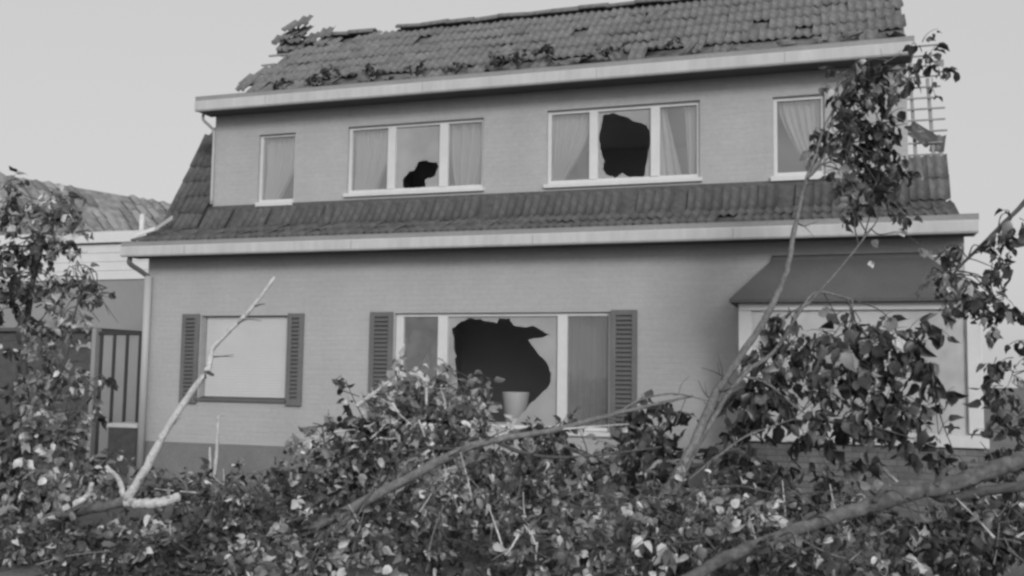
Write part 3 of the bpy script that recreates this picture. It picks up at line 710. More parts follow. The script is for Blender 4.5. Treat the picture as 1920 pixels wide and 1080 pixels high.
# dark shed front further left, behind the leaves
shed = empty('shed', (-12.2, 1.2, 0), 'low dark timber shed half hidden by leaves, left of the bar gate', 'shed')
px0, px1 = P(-40, 650, 1.0).x, P(172, 650, 1.0).x; zs = P(140, 618, 1.0).z
MB().box(px0, px1, 1.0, 2.3, 0, zs-0.03).build('wall', M['bark_dark'], shed)
MB().box(px0-0.05, px1+0.04, 0.92, 2.35, zs-0.028, zs+0.03).build('roof', M['soffit'], shed)
pz = P(140, 648, 0.98)
MB().box(P(128, 650, .97).x, P(163, 650, .97).x, 0.965, 0.998, pz.z-0.025, pz.z+0.02).build('rail', M['zinc'], shed)
pp = P(252, 800, 0.2)
st = tag(MB().box(-9.98, -9.5, 0.0, 0.35, -0.05, P(250, 803, 0.0).z).build('stone_block', M['bark_dark'], bevel=0.008), 'low dark block with a pale slab on top by the foot of the bar gate', 'block')
MB().box(-10.0, -9.47, -0.02, 0.37, P(250, 803, 0.0).z+.002, P(250, 795, 0.0).z).build('slab', M['white'], st, bevel=0.006)

# ------------------------------------------------------------------ branches and leaves
LT = []
def leaf_template(fold, curl, wave, asym=0.0, wid=1.0, torn=0.0, twist=0.0):
    pts = [(0, 0), (.30*wid, .12), (.44*wid, .40), (.30*wid, .74), (0, .33), (0, .66), (0, 1.0), (-.30*wid+asym, .10), (-.44*wid+asym, .36-torn*.2), (-.30*wid+torn*.26, .70+torn*.1)]
    v = []
    for x, y in pts:
        z = abs(x)*fold-curl*y*y+wave*math.sin(9*y+6*x)*(abs(x)+.08); a_ = twist*y
        v.append((x*math.cos(a_)-z*math.sin(a_), y, x*math.sin(a_)+z*math.cos(a_)))
    f = [(0,1,4),(1,2,4),(4,2,5),(2,3,5),(5,3,6),(0,4,7),(7,4,8),(4,5,8),(8,5,9),(5,6,9)]
    return np.array(v, dtype=np.float64), f
LT = [leaf_template(.2, .2, .25), leaf_template(.6, .45, .2, .08, .9, 0, .5), leaf_template(-.3, .6, .35, 0, 1.0, .5), leaf_template(1.2, .3, .15, .05, .7), leaf_template(.15, 1.0, .3, .1, 1.05, .8, -.6), leaf_template(.8, .5, .2, 0, .42, 0, .9), leaf_template(-.5, .25, .3, .12, .8, 1.0, .3)]
LEAFME = {}
for t, (v, f) in enumerate(LT):
    for k in TONES:
        me = bpy.data.meshes.new('leaf'); me.from_pydata(v.tolist(), [], f); me.materials.append(M[k]); me.polygons.foreach_set('use_smooth', [True]*len(f)); me.update()
        LEAFME[(t, k)] = me
CROWNS = []
def rv(r): 
    while True:
        v = Vector((r.uniform(-1, 1), r.uniform(-1, 1), r.uniform(-1, 1)))
        if 0.05 < v.length < 1: return v.normalized()
class Crown:
    def __init__(s, name, label, cat, base, seed, group=None):
        s.t = empty(name, base, label, cat, group); s.r = random.Random(seed); s.leaves = []; s.tw = MB(); s.stems = []; s.ph = seed*1.7
    def stem(s, name, pts, r0, r1, material, label=None, per=6, n=9, rough=0.10):
        q = smooth_path(pts, per); k = len(q)
        rad_ = lambda i: r0+(r1-r0)*(i/(k-1))
        for i in range(1, k-1): q[i] = q[i]+rv(s.r)*(rad_(i)*0.14)
        rad = [r0+(r1-r0)*(i/(k-1)) for i in range(k)]
        for i in range(1, k-1):
            if s.r.random() < 0.10: rad[i] *= 1.12
        b = MB(); b.tube(q, rad, n, rough=rough, rs=s.r); o = b.build(name, material, s.t, smooth=True)
        if label: o['label'] = label
        if r0 >= 0.012 and name in ('limb', 'trunk') and k > 8:
            for _ in range(s.r.randint(2, 5)):
                i = s.r.randint(k//4, k-2); dr = ((q[i+1]-q[i]).normalized()*.6+rv(s.r)*.8).normalized(); l = s.r.uniform(.10, .35); e_ = q[i]+dr*l*.5+rv(s.r)*.03
                s.twig([q[i], e_, e_+(dr+rv(s.r)*.5)*l*.5], min(.009, rad[i]*.5), .002)
                if s.r.random() < .5: s.twig([e_, e_+(dr+rv(s.r)*.9)*l*.4], .004, .0015)
        s.stems += q; return o
    def twig(s, pts, r0=0.006, r1=0.003):
        q = smooth_path(pts, 4); k = len(q); s.tw.tube(q, [r0+(r1-r0)*i/(k-1) for i in range(k)], 4, cap=False)
    def leaf(s, p, axis, size, tone, normal=None):
        r = s.r; y = axis.normalized(); nrm = normal if normal is not None else rv(r)
        x = y.cross(nrm)
        if x.length < 1e-3: x = y.cross(Vector((1, 0, 0)))
        x.normalize(); z = x.cross(y); sz = size*r.uniform(.55, 1.3)
        m = Matrix((x*sz*r.uniform(.85, 1.05), y*sz, z*sz)).transposed().to_4x4(); m.translation = p
        s.leaves.append((m, r.randrange(len(LT)), tone))
    def spray(s, p, d, L, n, size, tw, droop=0.5, lit=0.5):
        r = s.r; d = d.normalized(); pts = [p]; q = p.copy(); dd = d.copy()
        for i in range(4):
            dd = (dd+Vector((0, 0, -droop*0.28))+rv(r)*0.18).normalized(); q = q+dd*(L/4); pts.append(q.copy())
        s.twig(pts, 0.0045, 0.0018)
        nz = math.sin(p.x*4.1+s.ph)+math.sin(p.z*7.3+p.x*2.2-s.ph)+math.sin(p.y*5+p.x*6.1)
        g_ = 2.2**(nz*0.75)
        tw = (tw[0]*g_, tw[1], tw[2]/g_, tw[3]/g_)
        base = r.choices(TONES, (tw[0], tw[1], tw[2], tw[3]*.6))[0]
        for i in range(n):
            t = (i+r.random())/n; k = min(3, int(t*4)); a = pts[k].lerp(pts[k+1], t*4-k)
            side = rv(r); ax = (dd*0.5+side*0.8+Vector((0, 0, -droop))).normalized()
            a = a+ax*size*0.25
            nm = (rv(r)+Vector((0.15, -0.45, 0.55))*lit*1.6).normalized()
            s.leaf(a, ax, size, base if r.random() < .6 else r.choices(TONES, tw)[0], nm)
    def blob(s, u, v, Y, ru, rvv, rY, nspray, size=0.09, tw=(4, 4, 2, 1), droop=0.5, L=0.3, n=8, connect=0.15, outward=0.7, lit=0.5, zmin=0.03):
        c = P(u, v, Y); _, _, dep = proj(c); k = dep/FPX; r = s.r
        for _ in range(nspray):
            e = rv(r)*(r.random()**0.42)
            p = c+RIGHT*(e.x*ru*k)+UP*(e.z*rvv*k)+Vector((0, e.y*rY, 0))
            if p.z < zmin: p.z = zmin+r.random()*0.15
            if nspray > 18 and math.sin(p.x*9+p.z*4+s.ph)+math.sin(p.z*13-p.x*5+p.y*3+s.ph)+0.6*math.sin(p.x*21+p.y*9) > 0.6: continue      # a hollow in the heap
            d = (RIGHT*e.x*outward+UP*e.z*outward+Vector((0, e.y*outward, 0))+rv(r)*0.7)
            s.spray(p, d, L*r.uniform(.6, 1.2), max(3, int(n*r.uniform(.7, 1.3))), size, tw, droop, lit)
            if s.stems and r.random() < connect:
                a = min(r.sample(s.stems, min(14, len(s.stems))), key=lambda w_: (w_-p).length)
                if (a-p).length > 0.5: continue
                mid = (a+p)/2+rv(r)*0.06+Vector((0, 0, 0.05)); s.twig([a, mid, p], 0.007, 0.004)
    def done(s): CROWNS.append(s)

# -- left: leafy tree reaching in from the edge
c = Crown('leafy_shrub', 'tall leafy shrub with bright leaves at the left edge, in front of the annex', 'shrub', P(110, 1010, -4.2), 1)
c.stem('trunk', [P(30, 1060, -4.2), P(45, 850, -4.1), P(50, 600, -4.0), P(85, 430, -4.0), P(108, 350, -4.0)], 0.05, 0.012, M['bark_dark'])
c.stem('limb', [P(78, 760, -4.2), P(120, 680, -4.3), P(150, 560, -4.2), P(200, 540, -4.1)], 0.02, 0.006, M['bark_dark'])
c.stem('limb', [P(78, 860, -4.2), P(140, 780, -4.3), P(180, 730, -4.2)], 0.02, 0.006, M['bark_dark'])
LB = (2, 4, 5, 4)
for a in ((60, 425, 50, 65, 26), (90, 470, 40, 60, 16), (30, 560, 80, 90, 44), (105, 590, 55, 60, 20), (60, 720, 95, 90, 46), (125, 770, 55, 75, 30), (60, 860, 100, 80, 50), (130, 880, 60, 75, 38), (30, 955, 90, 75, 40), (20, 385, 60, 50, 14), (108, 375, 18, 34, 8), (-10, 500, 60, 100, 26), (-10, 760, 60, 150, 36)):
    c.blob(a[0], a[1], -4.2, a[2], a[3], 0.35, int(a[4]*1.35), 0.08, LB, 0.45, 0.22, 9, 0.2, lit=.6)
for a in ((150, 530, 26, 24, 5), (190, 548, 18, 18, 4), (130, 480, 18, 20, 3), (165, 700, 22, 40, 6)):
    c.blob(a[0], a[1], -4.15, a[2], a[3], 0.12, a[4], 0.08, (5, 4, 2, 1.5), 0.5, 0.18, 6, 1.0)
c.done()

# -- the stripped branch at the lower left
c = Crown('stripped_branch', 'pale stripped branch forking from a bare log and leaning over the blind window', 'branch', P(235, 1000, -4.6), 2)
c.stem('log', [P(228, 940, -4.6), P(262, 945, -4.58), P(300, 942, -4.55), P(338, 930, -4.5)], 0.044, 0.040, M['stripped'], n=12)
c.stem('log', [P(40, 985, -4.8), P(120, 965, -4.75), P(180, 952, -4.7), P(232, 941, -4.62)], 0.040, 0.045, M['greybark'], n=12)
c.stem('limb', [P(236, 938, -4.6), P(270, 885, -4.55), P(305, 818, -4.5), P(350, 748, -4.4), P(388, 695, -4.35), P(398, 655, -4.3), P(425, 625, -4.25), P(470, 580, -4.15), P(515, 520, -4.0)], 0.040, 0.014, M['stripped'], n=12, per=5)
c.stem('twig', [P(388, 697, -4.35), P(394, 700, -4.4), P(399, 703, -4.42)], 0.016, 0.013, M['bark_dark'])
c.stem('twig', [P(478, 574, -4.15), P(488, 571, -4.17), P(497, 570, -4.2)], 0.008, 0.003, M['bark_dark'])
c.stem('twig', [P(232, 930, -4.6), P(225, 905, -4.62), P(215, 890, -4.66), P(198, 874, -4.7)], 0.026, 0.016, M['stripped'])
c.stem('twig', [P(310, 880, -4.2), P(345, 905, -4.3), P(352, 935, -4.4)], 0.01, 0.006, M['bark'])
c.done()
c = Crown('stripped_stick', 'short pale log end lying at the lower left corner', 'stick', P(140, 950, -5.0), 21)
c.stem('stick', [P(120, 955, -5.0), P(140, 945, -5.0), P(165, 928, -4.95), P(172, 905, -4.95)], 0.03, 0.018, M['stripped']); c.done()
c = Crown('splintered_stake', 'thin white splintered stake standing before the plinth below the blind window', 'stick', P(404, 890, -3.4), 22)
c.stem('stick', [P(401, 895, -3.4), P(406, 850, -3.4), P(408, 810, -3.4), P(410, 780, -3.4)], 0.019, 0.014, M['stripped'])
c.stem('splinter', [P(394, 895, -3.4), P(394, 860, -3.4), P(393, 838, -3.4)], 0.016, 0.01, M['stripped'])
c.stem('splinter', [P(409, 781, -3.4), P(414, 779, -3.4), P(419, 777, -3.4)], 0.009, 0.005, M['stripped']); c.done()

# -- the big mound before the picture window
c = Crown('fallen_tree', 'tall heap of torn leafy branches lying before the smashed picture window', 'fallen tree', P(800, 900, -2.5), 34, 'heaps of torn branches before the house')
c.stem('limb', [P(700, 960, -3.0), P(740, 860, -2.7), P(790, 760, -2.4), P(850, 695, -2.2)], 0.04, 0.01, M['bark'])
c.stem('limb', [P(760, 960, -3.0), P(700, 850, -2.6), P(640, 800, -2.4), P(566, 803, -2.4)], 0.03, 0.008, M['bark_dark'])
c.stem('limb', [P(668, 762, -3.2), P(693, 743, -3.2), P(730, 715, -3.2)], 0.022, 0.014, M['stripped'], label='pale torn splinter of wood')
c.stem('limb', [P(768, 700, -3.0), P(795, 712, -3.0), P(800, 760, -3.0)], 0.02, 0.012, M['stripped'], label='pale torn splinter of wood')
c.stem('limb', [P(690, 740, -3.2), P(715, 748, -3.2), P(735, 760, -3.25)], 0.014, 0.008, M['stripped'], label='pale torn splinter of wood')
TB = (2.4, 4, 5, 5)
for a in ((800, 770, -2.4, 90, 70, .45, 60), (862, 742, -2.3, 40, 42, .3, 20), (770, 730, -2.4, 50, 35, .3, 20), (720, 800, -2.5, 70, 55, .4, 45), (650, 840, -2.6, 60, 40, .4, 30), (610, 850, -2.6, 35, 30, .3, 14), (870, 812, -2.5, 60, 45, .4, 36), (780, 860, -2.9, 130, 70, .5, 70), (920, 860, -2.9, 90, 60, .5, 40), (640, 900, -3.2, 110, 50, .5, 45)):
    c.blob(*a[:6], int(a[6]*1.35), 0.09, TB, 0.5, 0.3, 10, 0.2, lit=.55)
c.blob(648, 712, -2.9, 14, 12, .08, 3, 0.075, (2, 4, 3, 2), .2, .16, 5, 0)
for k in range(30):
    q = P(c.r.uniform(640, 860), c.r.uniform(735, 880), -3.0); d = UP*c.r.uniform(-.3, 1)+RIGHT*c.r.uniform(-.8, .8)+rv(c.r)*.3; l = c.r.uniform(.08, .2)
    c.stem('splinter' if k % 2 else 'twig', [q-d*l, q+rv(c.r)*.015, q+d*l], .012 if k % 2 else .007, .004, M['stripped'] if k % 2 else M['bark_dark'])
c.twig([P(690, 800, -2.8), P(664, 750, -2.85), P(648, 712, -2.9)])
c.done()
# -- right low part of the heap
c = Crown('fallen_tree', 'lower leafy heap right of the flower pot, under the long dark branch', 'fallen tree', P(1080, 900, -2.8), 4, 'heaps of torn branches before the house')
c.stem('limb', [P(1300, 960, -3.3), P(1160, 880, -3.0), P(1060, 838, -2.8), P(1015, 826, -2.7)], 0.03, 0.008, M['bark'])
c.stem('limb', [P(1150, 900, -3.0), P(1090, 845, -2.8), P(1010, 850, -2.7)], 0.02, 0.008, M['bark'])
for a in ((1010, 845, -2.8, 65, 38, .4, 30), (1090, 860, -2.8, 70, 40, .4, 34), (1170, 880, -2.9, 60, 45, .4, 28), (1040, 810, -2.6, 40, 15, .3, 9), (1100, 920, -3.2, 160, 50, .5, 50)):
    c.blob(*a[:6], int(a[6]*1.15), 0.085, (4, 4, 3, 2), 0.5, 0.28, 9, 0.2, lit=.5)
c.done()
c = Crown('leafy_branch', 'dark leafy branch standing up between the heap and the long thin stems', 'branch', P(1230, 930, -3.2), 5)
c.stem('limb', [P(1210, 960, -3.3), P(1225, 880, -3.2), P(1235, 800, -3.1), P(1240, 752, -3.05)], 0.016, 0.005, M['bark_dark'])
for a in ((1225, 800, -3.1, 45, 40, .25, 15), (1235, 870, -3.15, 55, 50, .3, 30), (1255, 765, -3.05, 20, 12, .1, 4), (1210, 765, -3.05, 12, 12, .1, 3), (1230, 930, -3.2, 60, 40, .3, 20), (1400, 870, -3.0, 50, 35, .25, 20), (1430, 890, -3.0, 50, 30, .25, 16), (1370, 815, -2.9, 35, 25, .15, 10)):
    c.blob(*a[:6], a[6], 0.105, (9, 4, .6, .5), 0.6, 0.22, 7, 0.5, lit=.3)
c.done()

# -- the long dark branch and its forks, lying over the heap
c = Crown('broken_branch', 'long dark bare branch slanting across the leaf heap up to the right', 'branch', P(640, 1000, -4.6), 6)
c.stem('limb', [P(560, 1000, -4.7), P(650, 958, -4.6), P(730, 915, -4.5), P(810, 872, -4.4), P(880, 838, -4.3), P(945, 822, -4.2), P(1040, 806, -4.0), P(1130, 782, -3.8), P(1220, 760, -3.6), P(1300, 742, -3.5)], 0.048, 0.010, M['bark'], n=11)
c.stem('limb', [P(930, 828, -4.2), P(985, 850, -4.1), P(1060, 858, -4.0), P(1150, 850, -3.9), P(1240, 838, -3.8)], 0.018, 0.006, M['bark_dark'])
c.stem('limb', [P(1060, 800, -3.95), P(1110, 788, -3.8), P(1160, 772, -3.7), P(1200, 750, -3.6), P(1262, 738, -3.55), P(1330, 752, -3.5)], 0.012, 0.005, M['bark'])
c.stem('twig', [P(1262, 740, -3.55), P(1285, 742, -3.5), P(1275, 775, -3.5), P(1265, 800, -3.5)], 0.006, 0.003, M['bark'])
c.stem('twig', [P(870, 842, -4.3), P(800, 842, -4.2), P(720, 850, -4.1)], 0.012, 0.005, M['bark_dark'])
c.stem('twig', [P(935, 840, -4.2), P(950, 870, -4.3), P(955, 900, -4.35)], 0.008, 0.004, M['bark'])
c.stem('twig', [P(1040, 806, -4.0), P(1110, 800, -3.9), P(1180, 795, -3.8)], 0.009, 0.004, M['stripped'])
c.done()

# -- the low front masses
LOW = [('low heap of bright leaves along the bottom middle of the picture', 7, (3.5, 4, 4, 3.4), ((760, 960, -4.3, 130, 60, .5, 60), (900, 930, -4.1, 110, 60, .5, 55), (1010, 950, -4.2, 110, 70, .5, 60), (860, 1030, -4.9, 170, 60, .5, 55), (1060, 1030, -4.8, 150, 60, .5, 50))),
       ('low dark tangle of leaves at the bottom left, right of the stripped log', 8, (4.5, 4, 3, 1.8), ((430, 958, -4.2, 110, 34, .5, 40), (560, 935, -4.0, 90, 38, .5, 36), (480, 1010, -4.8, 170, 50, .5, 60), (640, 1010, -4.8, 120, 60, .5, 40), (300, 1028, -5.0, 130, 26, .3, 34), (390, 912, -3.4, 60, 14, .3, 10), (470, 906, -3.3, 50, 12, .2, 8), (330, 925, -3.8, 60, 18, .4, 10), (60, 1070, -5.6, 200, 16, .3, 90), (300, 1075, -5.6, 200, 16, .3, 90), (520, 1075, -5.6, 200, 16, .3, 80), (100, 1040, -5.25, 180, 22, .35, 50), (420, 1050, -5.3, 200, 22, .35, 50), (180, 1030, -5.0, 180, 30, .3, 40), (225, 905, -3.7, 45, 25, .3, 10))),
       ('low heap of bright leaves at the bottom right, above the thick log', 9, (4, 4, 3.5, 3), ((1300, 940, -4.0, 90, 50, .5, 45), (1420, 950, -3.9, 100, 50, .5, 50), (1240, 1010, -4.6, 140, 60, .5, 50), (1400, 1010, -4.5, 110, 50, .5, 40), (1540, 955, -3.9, 80, 30, .4, 24), (1620, 962, -3.9, 60, 22, .3, 10))),
       ('leaves lying under the thick log in the bottom right corner', 10, (5, 4, 3, 2), ((1600, 1045, -4.9, 150, 36, .4, 36), (1750, 1015, -4.6, 120, 45, .4, 40), (1880, 1020, -4.6, 100, 70, .4, 40), (1890, 960, -3.9, 60, 50, .4, 22)))]
for label, seed, tw, bl in LOW:
    c = Crown('leaf_heap', label, 'leaf heap', P(bl[0][0], bl[0][1]+80, bl[0][2]), seed, 'heaps of fallen leaves along the bottom')
    for k in range(5):
        a = c.r.choice(bl); q = P(a[0]+c.r.uniform(-90, 90), a[1]-c.r.uniform(-20, 40), a[2]-0.35)
        d = RIGHT*c.r.uniform(-.8, .8)+Vector((0, c.r.uniform(-.2, .2), c.r.uniform(-.05, .35)))
        c.stem('twig', [q-d*0.5, q+rv(c.r)*.04, q+d*0.5], 0.009, 0.003, M['bark'] if k % 2 else M['bark_dark'])
    for k in range(22):
        a = c.r.choice(bl); q = P(a[0]+c.r.uniform(-.9, .9)*a[3], a[1]-c.r.uniform(-.2, .75)*a[4], a[2]-0.35)
        d = RIGHT*c.r.uniform(-.5, .5)+UP*c.r.uniform(-.2, .8)+rv(c.r)*.3; l = c.r.uniform(.06, .34)
        c.stem('splinter' if k % 3 == 0 else 'twig', [q-d*l, q+rv(c.r)*.01, q+d*l], .009 if k % 3 == 0 else .006, .003, M['stripped'] if k % 3 == 0 else M['bark'])
    for a in bl: c.blob(*a[:6], int(a[6]*1.6), 0.075, tw, 0.45, 0.27, 10, 0.1, lit=.5)
    c.done()

# -- the slender broken sapling at the right
c = Crown('broken_sapling', 'slender broken sapling leaning right before the bay, hung with large wilted leaves', 'tree', P(1215, 1010, -3.9), 11)
B_ = M['bark']
c.stem('trunk', [P(1190, 1010, -4.0), P(1240, 935, -3.9), P(1300, 835, -3.7), P(1338, 745, -3.5), P(1388, 668, -3.4), P(1438, 592, -3.3), P(1474, 510, -3.2), P(1490, 430, -3.1), P(1508, 350, -3.0), P(1530, 290, -2.9)], 0.045, 0.013, B_, n=10)
c.stem('limb', [P(1245, 960, -3.85), P(1290, 870, -3.7), P(1345, 770, -3.5), P(1392, 705, -3.4), P(1455, 655, -3.3), P(1505, 575, -3.2), P(1535, 548, -3.1), P(1598, 562, -3.0)], 0.028, 0.008, B_)
c.stem('limb', [P(1290, 900, -3.75), P(1340, 860, -3.6), P(1395, 820, -3.5), P(1440, 802, -3.45), P(1490, 785, -3.4)], 0.011, 0.004, M['bark'])
c.stem('limb', [P(1530, 290, -2.9), P(1545, 240, -2.85), P(1580, 180, -2.8), P(1640, 130, -2.75), P(1690, 100, -2.7)], 0.012, 0.004, B_)
c.stem('limb', [P(1515, 335, -3.0), P(1545, 290, -2.9), P(1558, 235, -2.85), P(1600, 210, -2.8)], 0.011, 0.004, B_)
c.stem('limb', [P(1520, 330, -2.95), P(1560, 290, -2.9), P(1600, 270, -2.85), P(1660, 330, -2.8), P(1665, 395, -2.8)], 0.009, 0.003, B_)
c.stem('limb', [P(1510, 575, -3.2), P(1560, 520, -3.1), P(1610, 460, -3.0), P(1632, 428, -2.95)], 0.010, 0.005, B_)
c.stem('limb', [P(1598, 562, -3.0), P(1600, 600, -3.0), P(1640, 640, -3.0), P(1720, 690, -3.0), P(1770, 770, -3.0)], 0.010, 0.004, B_)
c.stem('limb', [P(1392, 705, -3.4), P(1440, 720, -3.35), P(1520, 780, -3.3), P(1640, 800, -3.2), P(1760, 840, -3.1)], 0.012, 0.004, B_)
DK = (7, 5, 1, .5); MD = (4, 6, 2.5, 1)
for u_, v_, ru, rw, n_, tw in ((1590, 150, 26, 26, 6, MD), (1620, 115, 26, 14, 4, MD), (1575, 175, 16, 16, 4, DK), (1640, 170, 32, 30, 8, MD), (1690, 150, 30, 24, 6, MD), (1745, 140, 22, 20, 3, MD), (1730, 95, 16, 26, 3, MD), (1600, 215, 32, 28, 9, MD), (1650, 230, 30, 34, 9, DK), (1610, 265, 36, 26, 8, MD), (1640, 290, 30, 34, 10, DK), (1580, 255, 16, 22, 4, DK), (1590, 320, 22, 14, 3, DK), (1665, 320, 22, 26, 5, DK), (1590, 345, 20, 20, 4, DK), (1650, 350, 26, 22, 6, DK), (1578, 390, 8, 16, 2, DK), (1666, 392, 18, 18, 3, DK), (1620, 380, 14, 10, 2, MD), (1530, 250, 12, 20, 2, MD)):
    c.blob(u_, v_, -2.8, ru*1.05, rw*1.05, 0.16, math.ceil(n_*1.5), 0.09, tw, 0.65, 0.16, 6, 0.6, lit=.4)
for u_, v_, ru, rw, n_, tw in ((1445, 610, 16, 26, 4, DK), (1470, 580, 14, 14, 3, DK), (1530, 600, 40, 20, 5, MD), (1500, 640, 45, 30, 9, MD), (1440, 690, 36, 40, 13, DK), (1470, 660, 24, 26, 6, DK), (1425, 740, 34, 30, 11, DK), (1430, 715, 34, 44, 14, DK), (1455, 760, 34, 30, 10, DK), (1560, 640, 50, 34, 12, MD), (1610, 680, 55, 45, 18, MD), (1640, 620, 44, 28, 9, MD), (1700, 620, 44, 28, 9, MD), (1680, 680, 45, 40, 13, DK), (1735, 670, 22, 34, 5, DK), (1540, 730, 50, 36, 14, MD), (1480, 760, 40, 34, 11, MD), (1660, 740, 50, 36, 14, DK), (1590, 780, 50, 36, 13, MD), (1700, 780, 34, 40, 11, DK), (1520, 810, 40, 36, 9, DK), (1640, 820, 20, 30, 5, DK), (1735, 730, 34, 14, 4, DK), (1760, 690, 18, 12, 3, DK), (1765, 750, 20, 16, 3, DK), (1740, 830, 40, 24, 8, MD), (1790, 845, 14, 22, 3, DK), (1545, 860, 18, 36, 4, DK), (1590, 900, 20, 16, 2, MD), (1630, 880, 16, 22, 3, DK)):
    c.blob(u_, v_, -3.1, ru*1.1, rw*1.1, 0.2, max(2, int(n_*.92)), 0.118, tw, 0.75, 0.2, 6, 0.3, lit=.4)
for u_, v_ in ((1638, 457), (1632, 497), (1726, 473), (1778, 546), (1690, 435)):
    for k in range(2): c.leaf(P(u_+k*4, v_-8, -2.9), Vector((.2, 0, -1)), 0.07, 'l_pale' if k == 0 else 'l_light')
c.twig([P(1632, 428, -2.95), P(1650, 440, -2.95), P(1690, 436, -2.95), P(1740, 470, -2.9)])
c.done()
# -- a limb hanging in from the right edge
c = Crown('hanging_branch', 'leafy branch hanging into the picture from the right edge before the gutter', 'branch', P(1850, 620, -2.6), 12)
c.stem('limb', [P(1990, 300, -2.4), P(1920, 380, -2.45), P(1850, 450, -2.5), P(1800, 500, -2.55), P(1765, 540, -2.6)], 0.025, 0.006, M['bark_dark'])
c.stem('trunk', [P(2010, 1060, -2.4), P(2000, 700, -2.4), P(1990, 300, -2.4)], 0.07, 0.03, M['bark_dark'])
for u_, v_, ru, rw, n_, tw in ((1760, 500, 22, 24, 5, MD), (1790, 530, 26, 30, 7, DK), (1805, 470, 14, 20, 3, MD), (1815, 560, 24, 34, 8, DK), (1860, 480, 30, 40, 10, DK), (1870, 580, 36, 50, 14, DK), (1890, 700, 40, 70, 18, MD), (1895, 830, 36, 60, 16, DK), (1765, 555, 10, 20, 3, DK), (1900, 420, 26, 40, 8, MD)):
    c.blob(u_, v_, -2.6, ru, rw, 0.18, n_, 0.095, tw, 0.7, 0.18, 6, 0.6, lit=.4)
c.done()
# -- thick log in the corner
c = Crown('fallen_log', 'thick grey log slanting out of the bottom right corner', 'log', P(1600, 1020, -5.0), 13)
c.stem('trunk', [P(1250, 1110, -5.35), P(1350, 1052, -5.25), P(1450, 1010, -5.15), P(1560, 970, -5.05), P(1680, 934, -4.95), P(1800, 902, -4.85), P(1900, 868, -4.75), P(2040, 830, -4.6)], 0.036, 0.055, M['greybark'], n=20, rough=.09, per=9)
for k, (u_, v_) in enumerate(((1500, 985), (1640, 940), (1755, 910))):
    c.stem('stub', [P(u_, v_, -5.05), P(u_+14, v_-16-4*k, -5.1), P(u_+30, v_-24-6*k, -5.12)], 0.02, 0.011, M['greybark'])
for a in ((1500, 1046, -5.3, 60, 16, .1, 6), (1620, 1014, -5.25, 60, 16, .1, 6), (1740, 985, -5.15, 60, 16, .1, 6), (1850, 960, -5.0, 60, 18, .1, 5)):
    c.blob(*a[:6], a[6], .075, (5, 4, 3, 2), .5, .16, 7, .4, lit=.5)
c.stem('limb', [P(1740, 925, -4.8), P(1780, 935, -4.85), P(1850, 920, -4.85), P(1960, 905, -4.8)], 0.026, 0.034, M['bark_dark'])
c.done()
c = Crown('broken_stick', 'short pale broken stick caught in the leaves before the dark brick bay base', 'stick', P(1665, 900, -2.9), 14)
c.stem('stick', [P(1645, 868, -2.9), P(1662, 885, -2.92), P(1682, 904, -2.95)], 0.02, 0.013, M['stripped']); c.done()
c = Crown('arching_twig', 'thin dark twig arching over the leaves at the bottom right', 'twig', P(1400, 930, -4.6), 15)
c.stem('stick', [P(1270, 945, -4.6), P(1320, 918, -4.6), P(1390, 912, -4.6), P(1460, 925, -4.55), P(1560, 922, -4.5)], 0.010, 0.004, M['bark_dark']); c.done()

# -- leaf clumps blown into the upper gutter
spots = [(528, 150, 3), (585, 142, 4), (625, 132, 8), (697, 130, 5), (785, 122, 5), (850, 120, 4), (930, 108, 5), (975, 102, 5), (1020, 90, 9), (1140, 92, 4), (1260, 76, 3)]
for i, (u_, v_, n_) in enumerate(spots):
    p = P(u_, v_, 0.33); _, _, dep = proj(p)
    place = 'left third' if u_ < 760 else 'middle third' if u_ < 1100 else 'right third'
    order = [s_ for s_ in spots if (s_[0] < 760) == (u_ < 760) and (s_[0] < 1100) == (u_ < 1100)]; order.sort()
    ordn = ['first', 'second', 'third', 'fourth', 'fifth', 'sixth', 'seventh', 'eighth', 'ninth'][order.index((u_, v_, n_))]
    c = Crown('leaf_clump', f'{"fat" if n_ > 7 else "small"} dark leaf clump, {ordn} from left in the {place} of the upper gutter', 'leaf clump', p, 40+i, 'leaf clumps in the upper gutter')
    c.blob(u_, v_+2, 0.33, 13+n_*1.2, 4+n_*.5, 0.07, n_*2, 0.06, (9, 4, .5, .2), 0.7, 0.05, 6, 0, lit=.2)
    c.done()
# broken tiles lying in the gutter
for i, (u_, v_) in enumerate(((660, 128), (945, 103), (1160, 88), (1235, 80))):
    o = bpy.data.objects.new('broken_tile', TM['tile_c']); COL.objects.link(o); o.location = P(u_, v_+4, 0.30)
    o.rotation_euler = (0.5, rnd.uniform(-.4, .4), rnd.uniform(-.8, .8)); o.scale = (.8, .6, .8)
    tag(o, ('pale broken tile in the gutter above the window with the small hole', 'pale broken tile in the gutter right of the window with the small hole', 'pale broken tile in the gutter above the window with the large hole', 'pale broken tile lying furthest right in the upper gutter')[i], 'broken tile', 'broken tiles in the upper gutter')

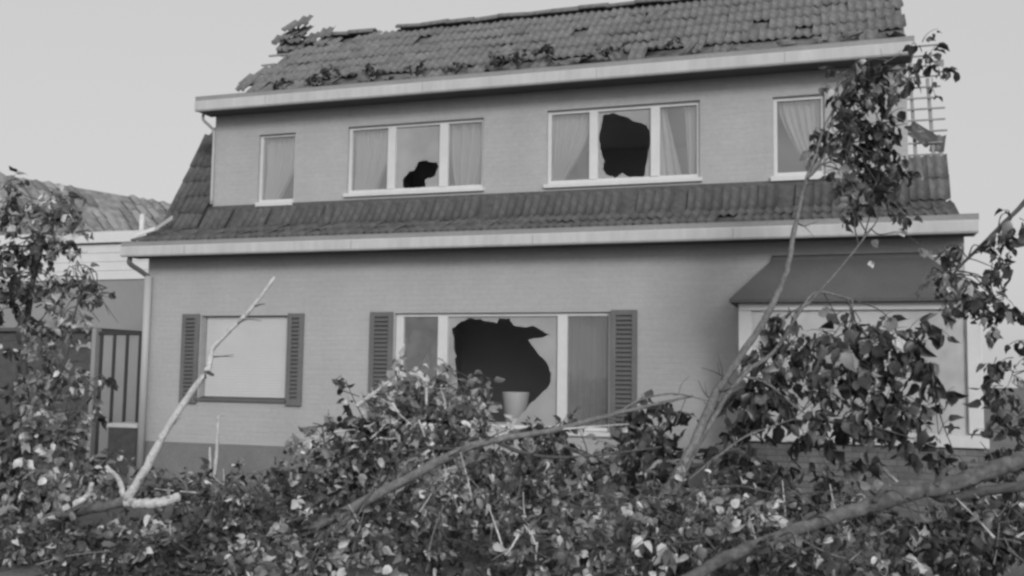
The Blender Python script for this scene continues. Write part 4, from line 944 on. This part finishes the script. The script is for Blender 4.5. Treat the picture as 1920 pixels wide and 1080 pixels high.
# ---- which leaves show: the front one of every small cell of the picture
front = {}
for ci, c in enumerate(CROWNS):
    for li, (m, t, k) in enumerate(c.leaves):
        ce = m @ Vector((0, .5, 0)); u_, v_, z = proj(ce)
        key = (int(u_//14), int(v_//14))
        if 0 <= u_ < 1920 and 0 <= v_ < 1080 and (key not in front or front[key][0] > z): front[key] = (z, ci, li)
shown = {}
for z, ci, li in front.values(): shown.setdefault(ci, set()).add(li)
for ci, c in enumerate(CROWNS):
    sh = sorted(shown.get(ci, ()), key=lambda li: proj(c.leaves[li][0].translation)[2]/c.leaves[li][0].to_scale()[1])[:295]
    pick = set(sh); inv = Matrix.Translation(-Vector(c.t.location))
    for li in sorted(pick):
        m, t, k = c.leaves[li]
        o = bpy.data.objects.new('leaf', LEAFME[(t, k)]); COL.objects.link(o); o.parent = c.t; o.matrix_parent_inverse = inv; o.matrix_basis = m
    rest = [l for i, l in enumerate(c.leaves) if i not in pick]
    if rest:
        nv = len(LT[0][0]); V = np.empty((len(rest)*nv, 3)); F = []; mi = np.empty(len(rest)*len(LT[0][1]), dtype=np.int32)
        for i, (m, t, k) in enumerate(rest):
            a = np.array(m); V[i*nv:(i+1)*nv] = LT[t][0] @ a[:3, :3].T + a[:3, 3]
            mi[i*10:(i+1)*10] = TONES.index(k); F.append(np.array(LT[t][1])+i*nv)
        F = np.concatenate(F)
        me = bpy.data.meshes.new('foliage'); me.vertices.add(len(V)); me.vertices.foreach_set('co', V.ravel())
        me.loops.add(len(F)*3); me.loops.foreach_set('vertex_index', F.ravel().astype(np.int32)); me.polygons.add(len(F))
        me.polygons.foreach_set('loop_start', np.arange(0, len(F)*3, 3, dtype=np.int32)); me.polygons.foreach_set('loop_total', np.full(len(F), 3, dtype=np.int32))
        for k in TONES: me.materials.append(M[k])
        me.polygons.foreach_set('material_index', mi); me.polygons.foreach_set('use_smooth', np.ones(len(F), dtype=bool)); me.update(calc_edges=True)
        o = bpy.data.objects.new('foliage', me); COL.objects.link(o); child(o, c.t); o['kind'] = 'stuff'
    if c.tw.v:
        o = c.tw.build('twigs', M['bark_dark'], c.t, smooth=True, recalc=False); o['kind'] = 'stuff'
print('leaves', sum(len(c.leaves) for c in CROWNS), 'tiles', len(tiles), 'objects', len(bpy.data.objects))
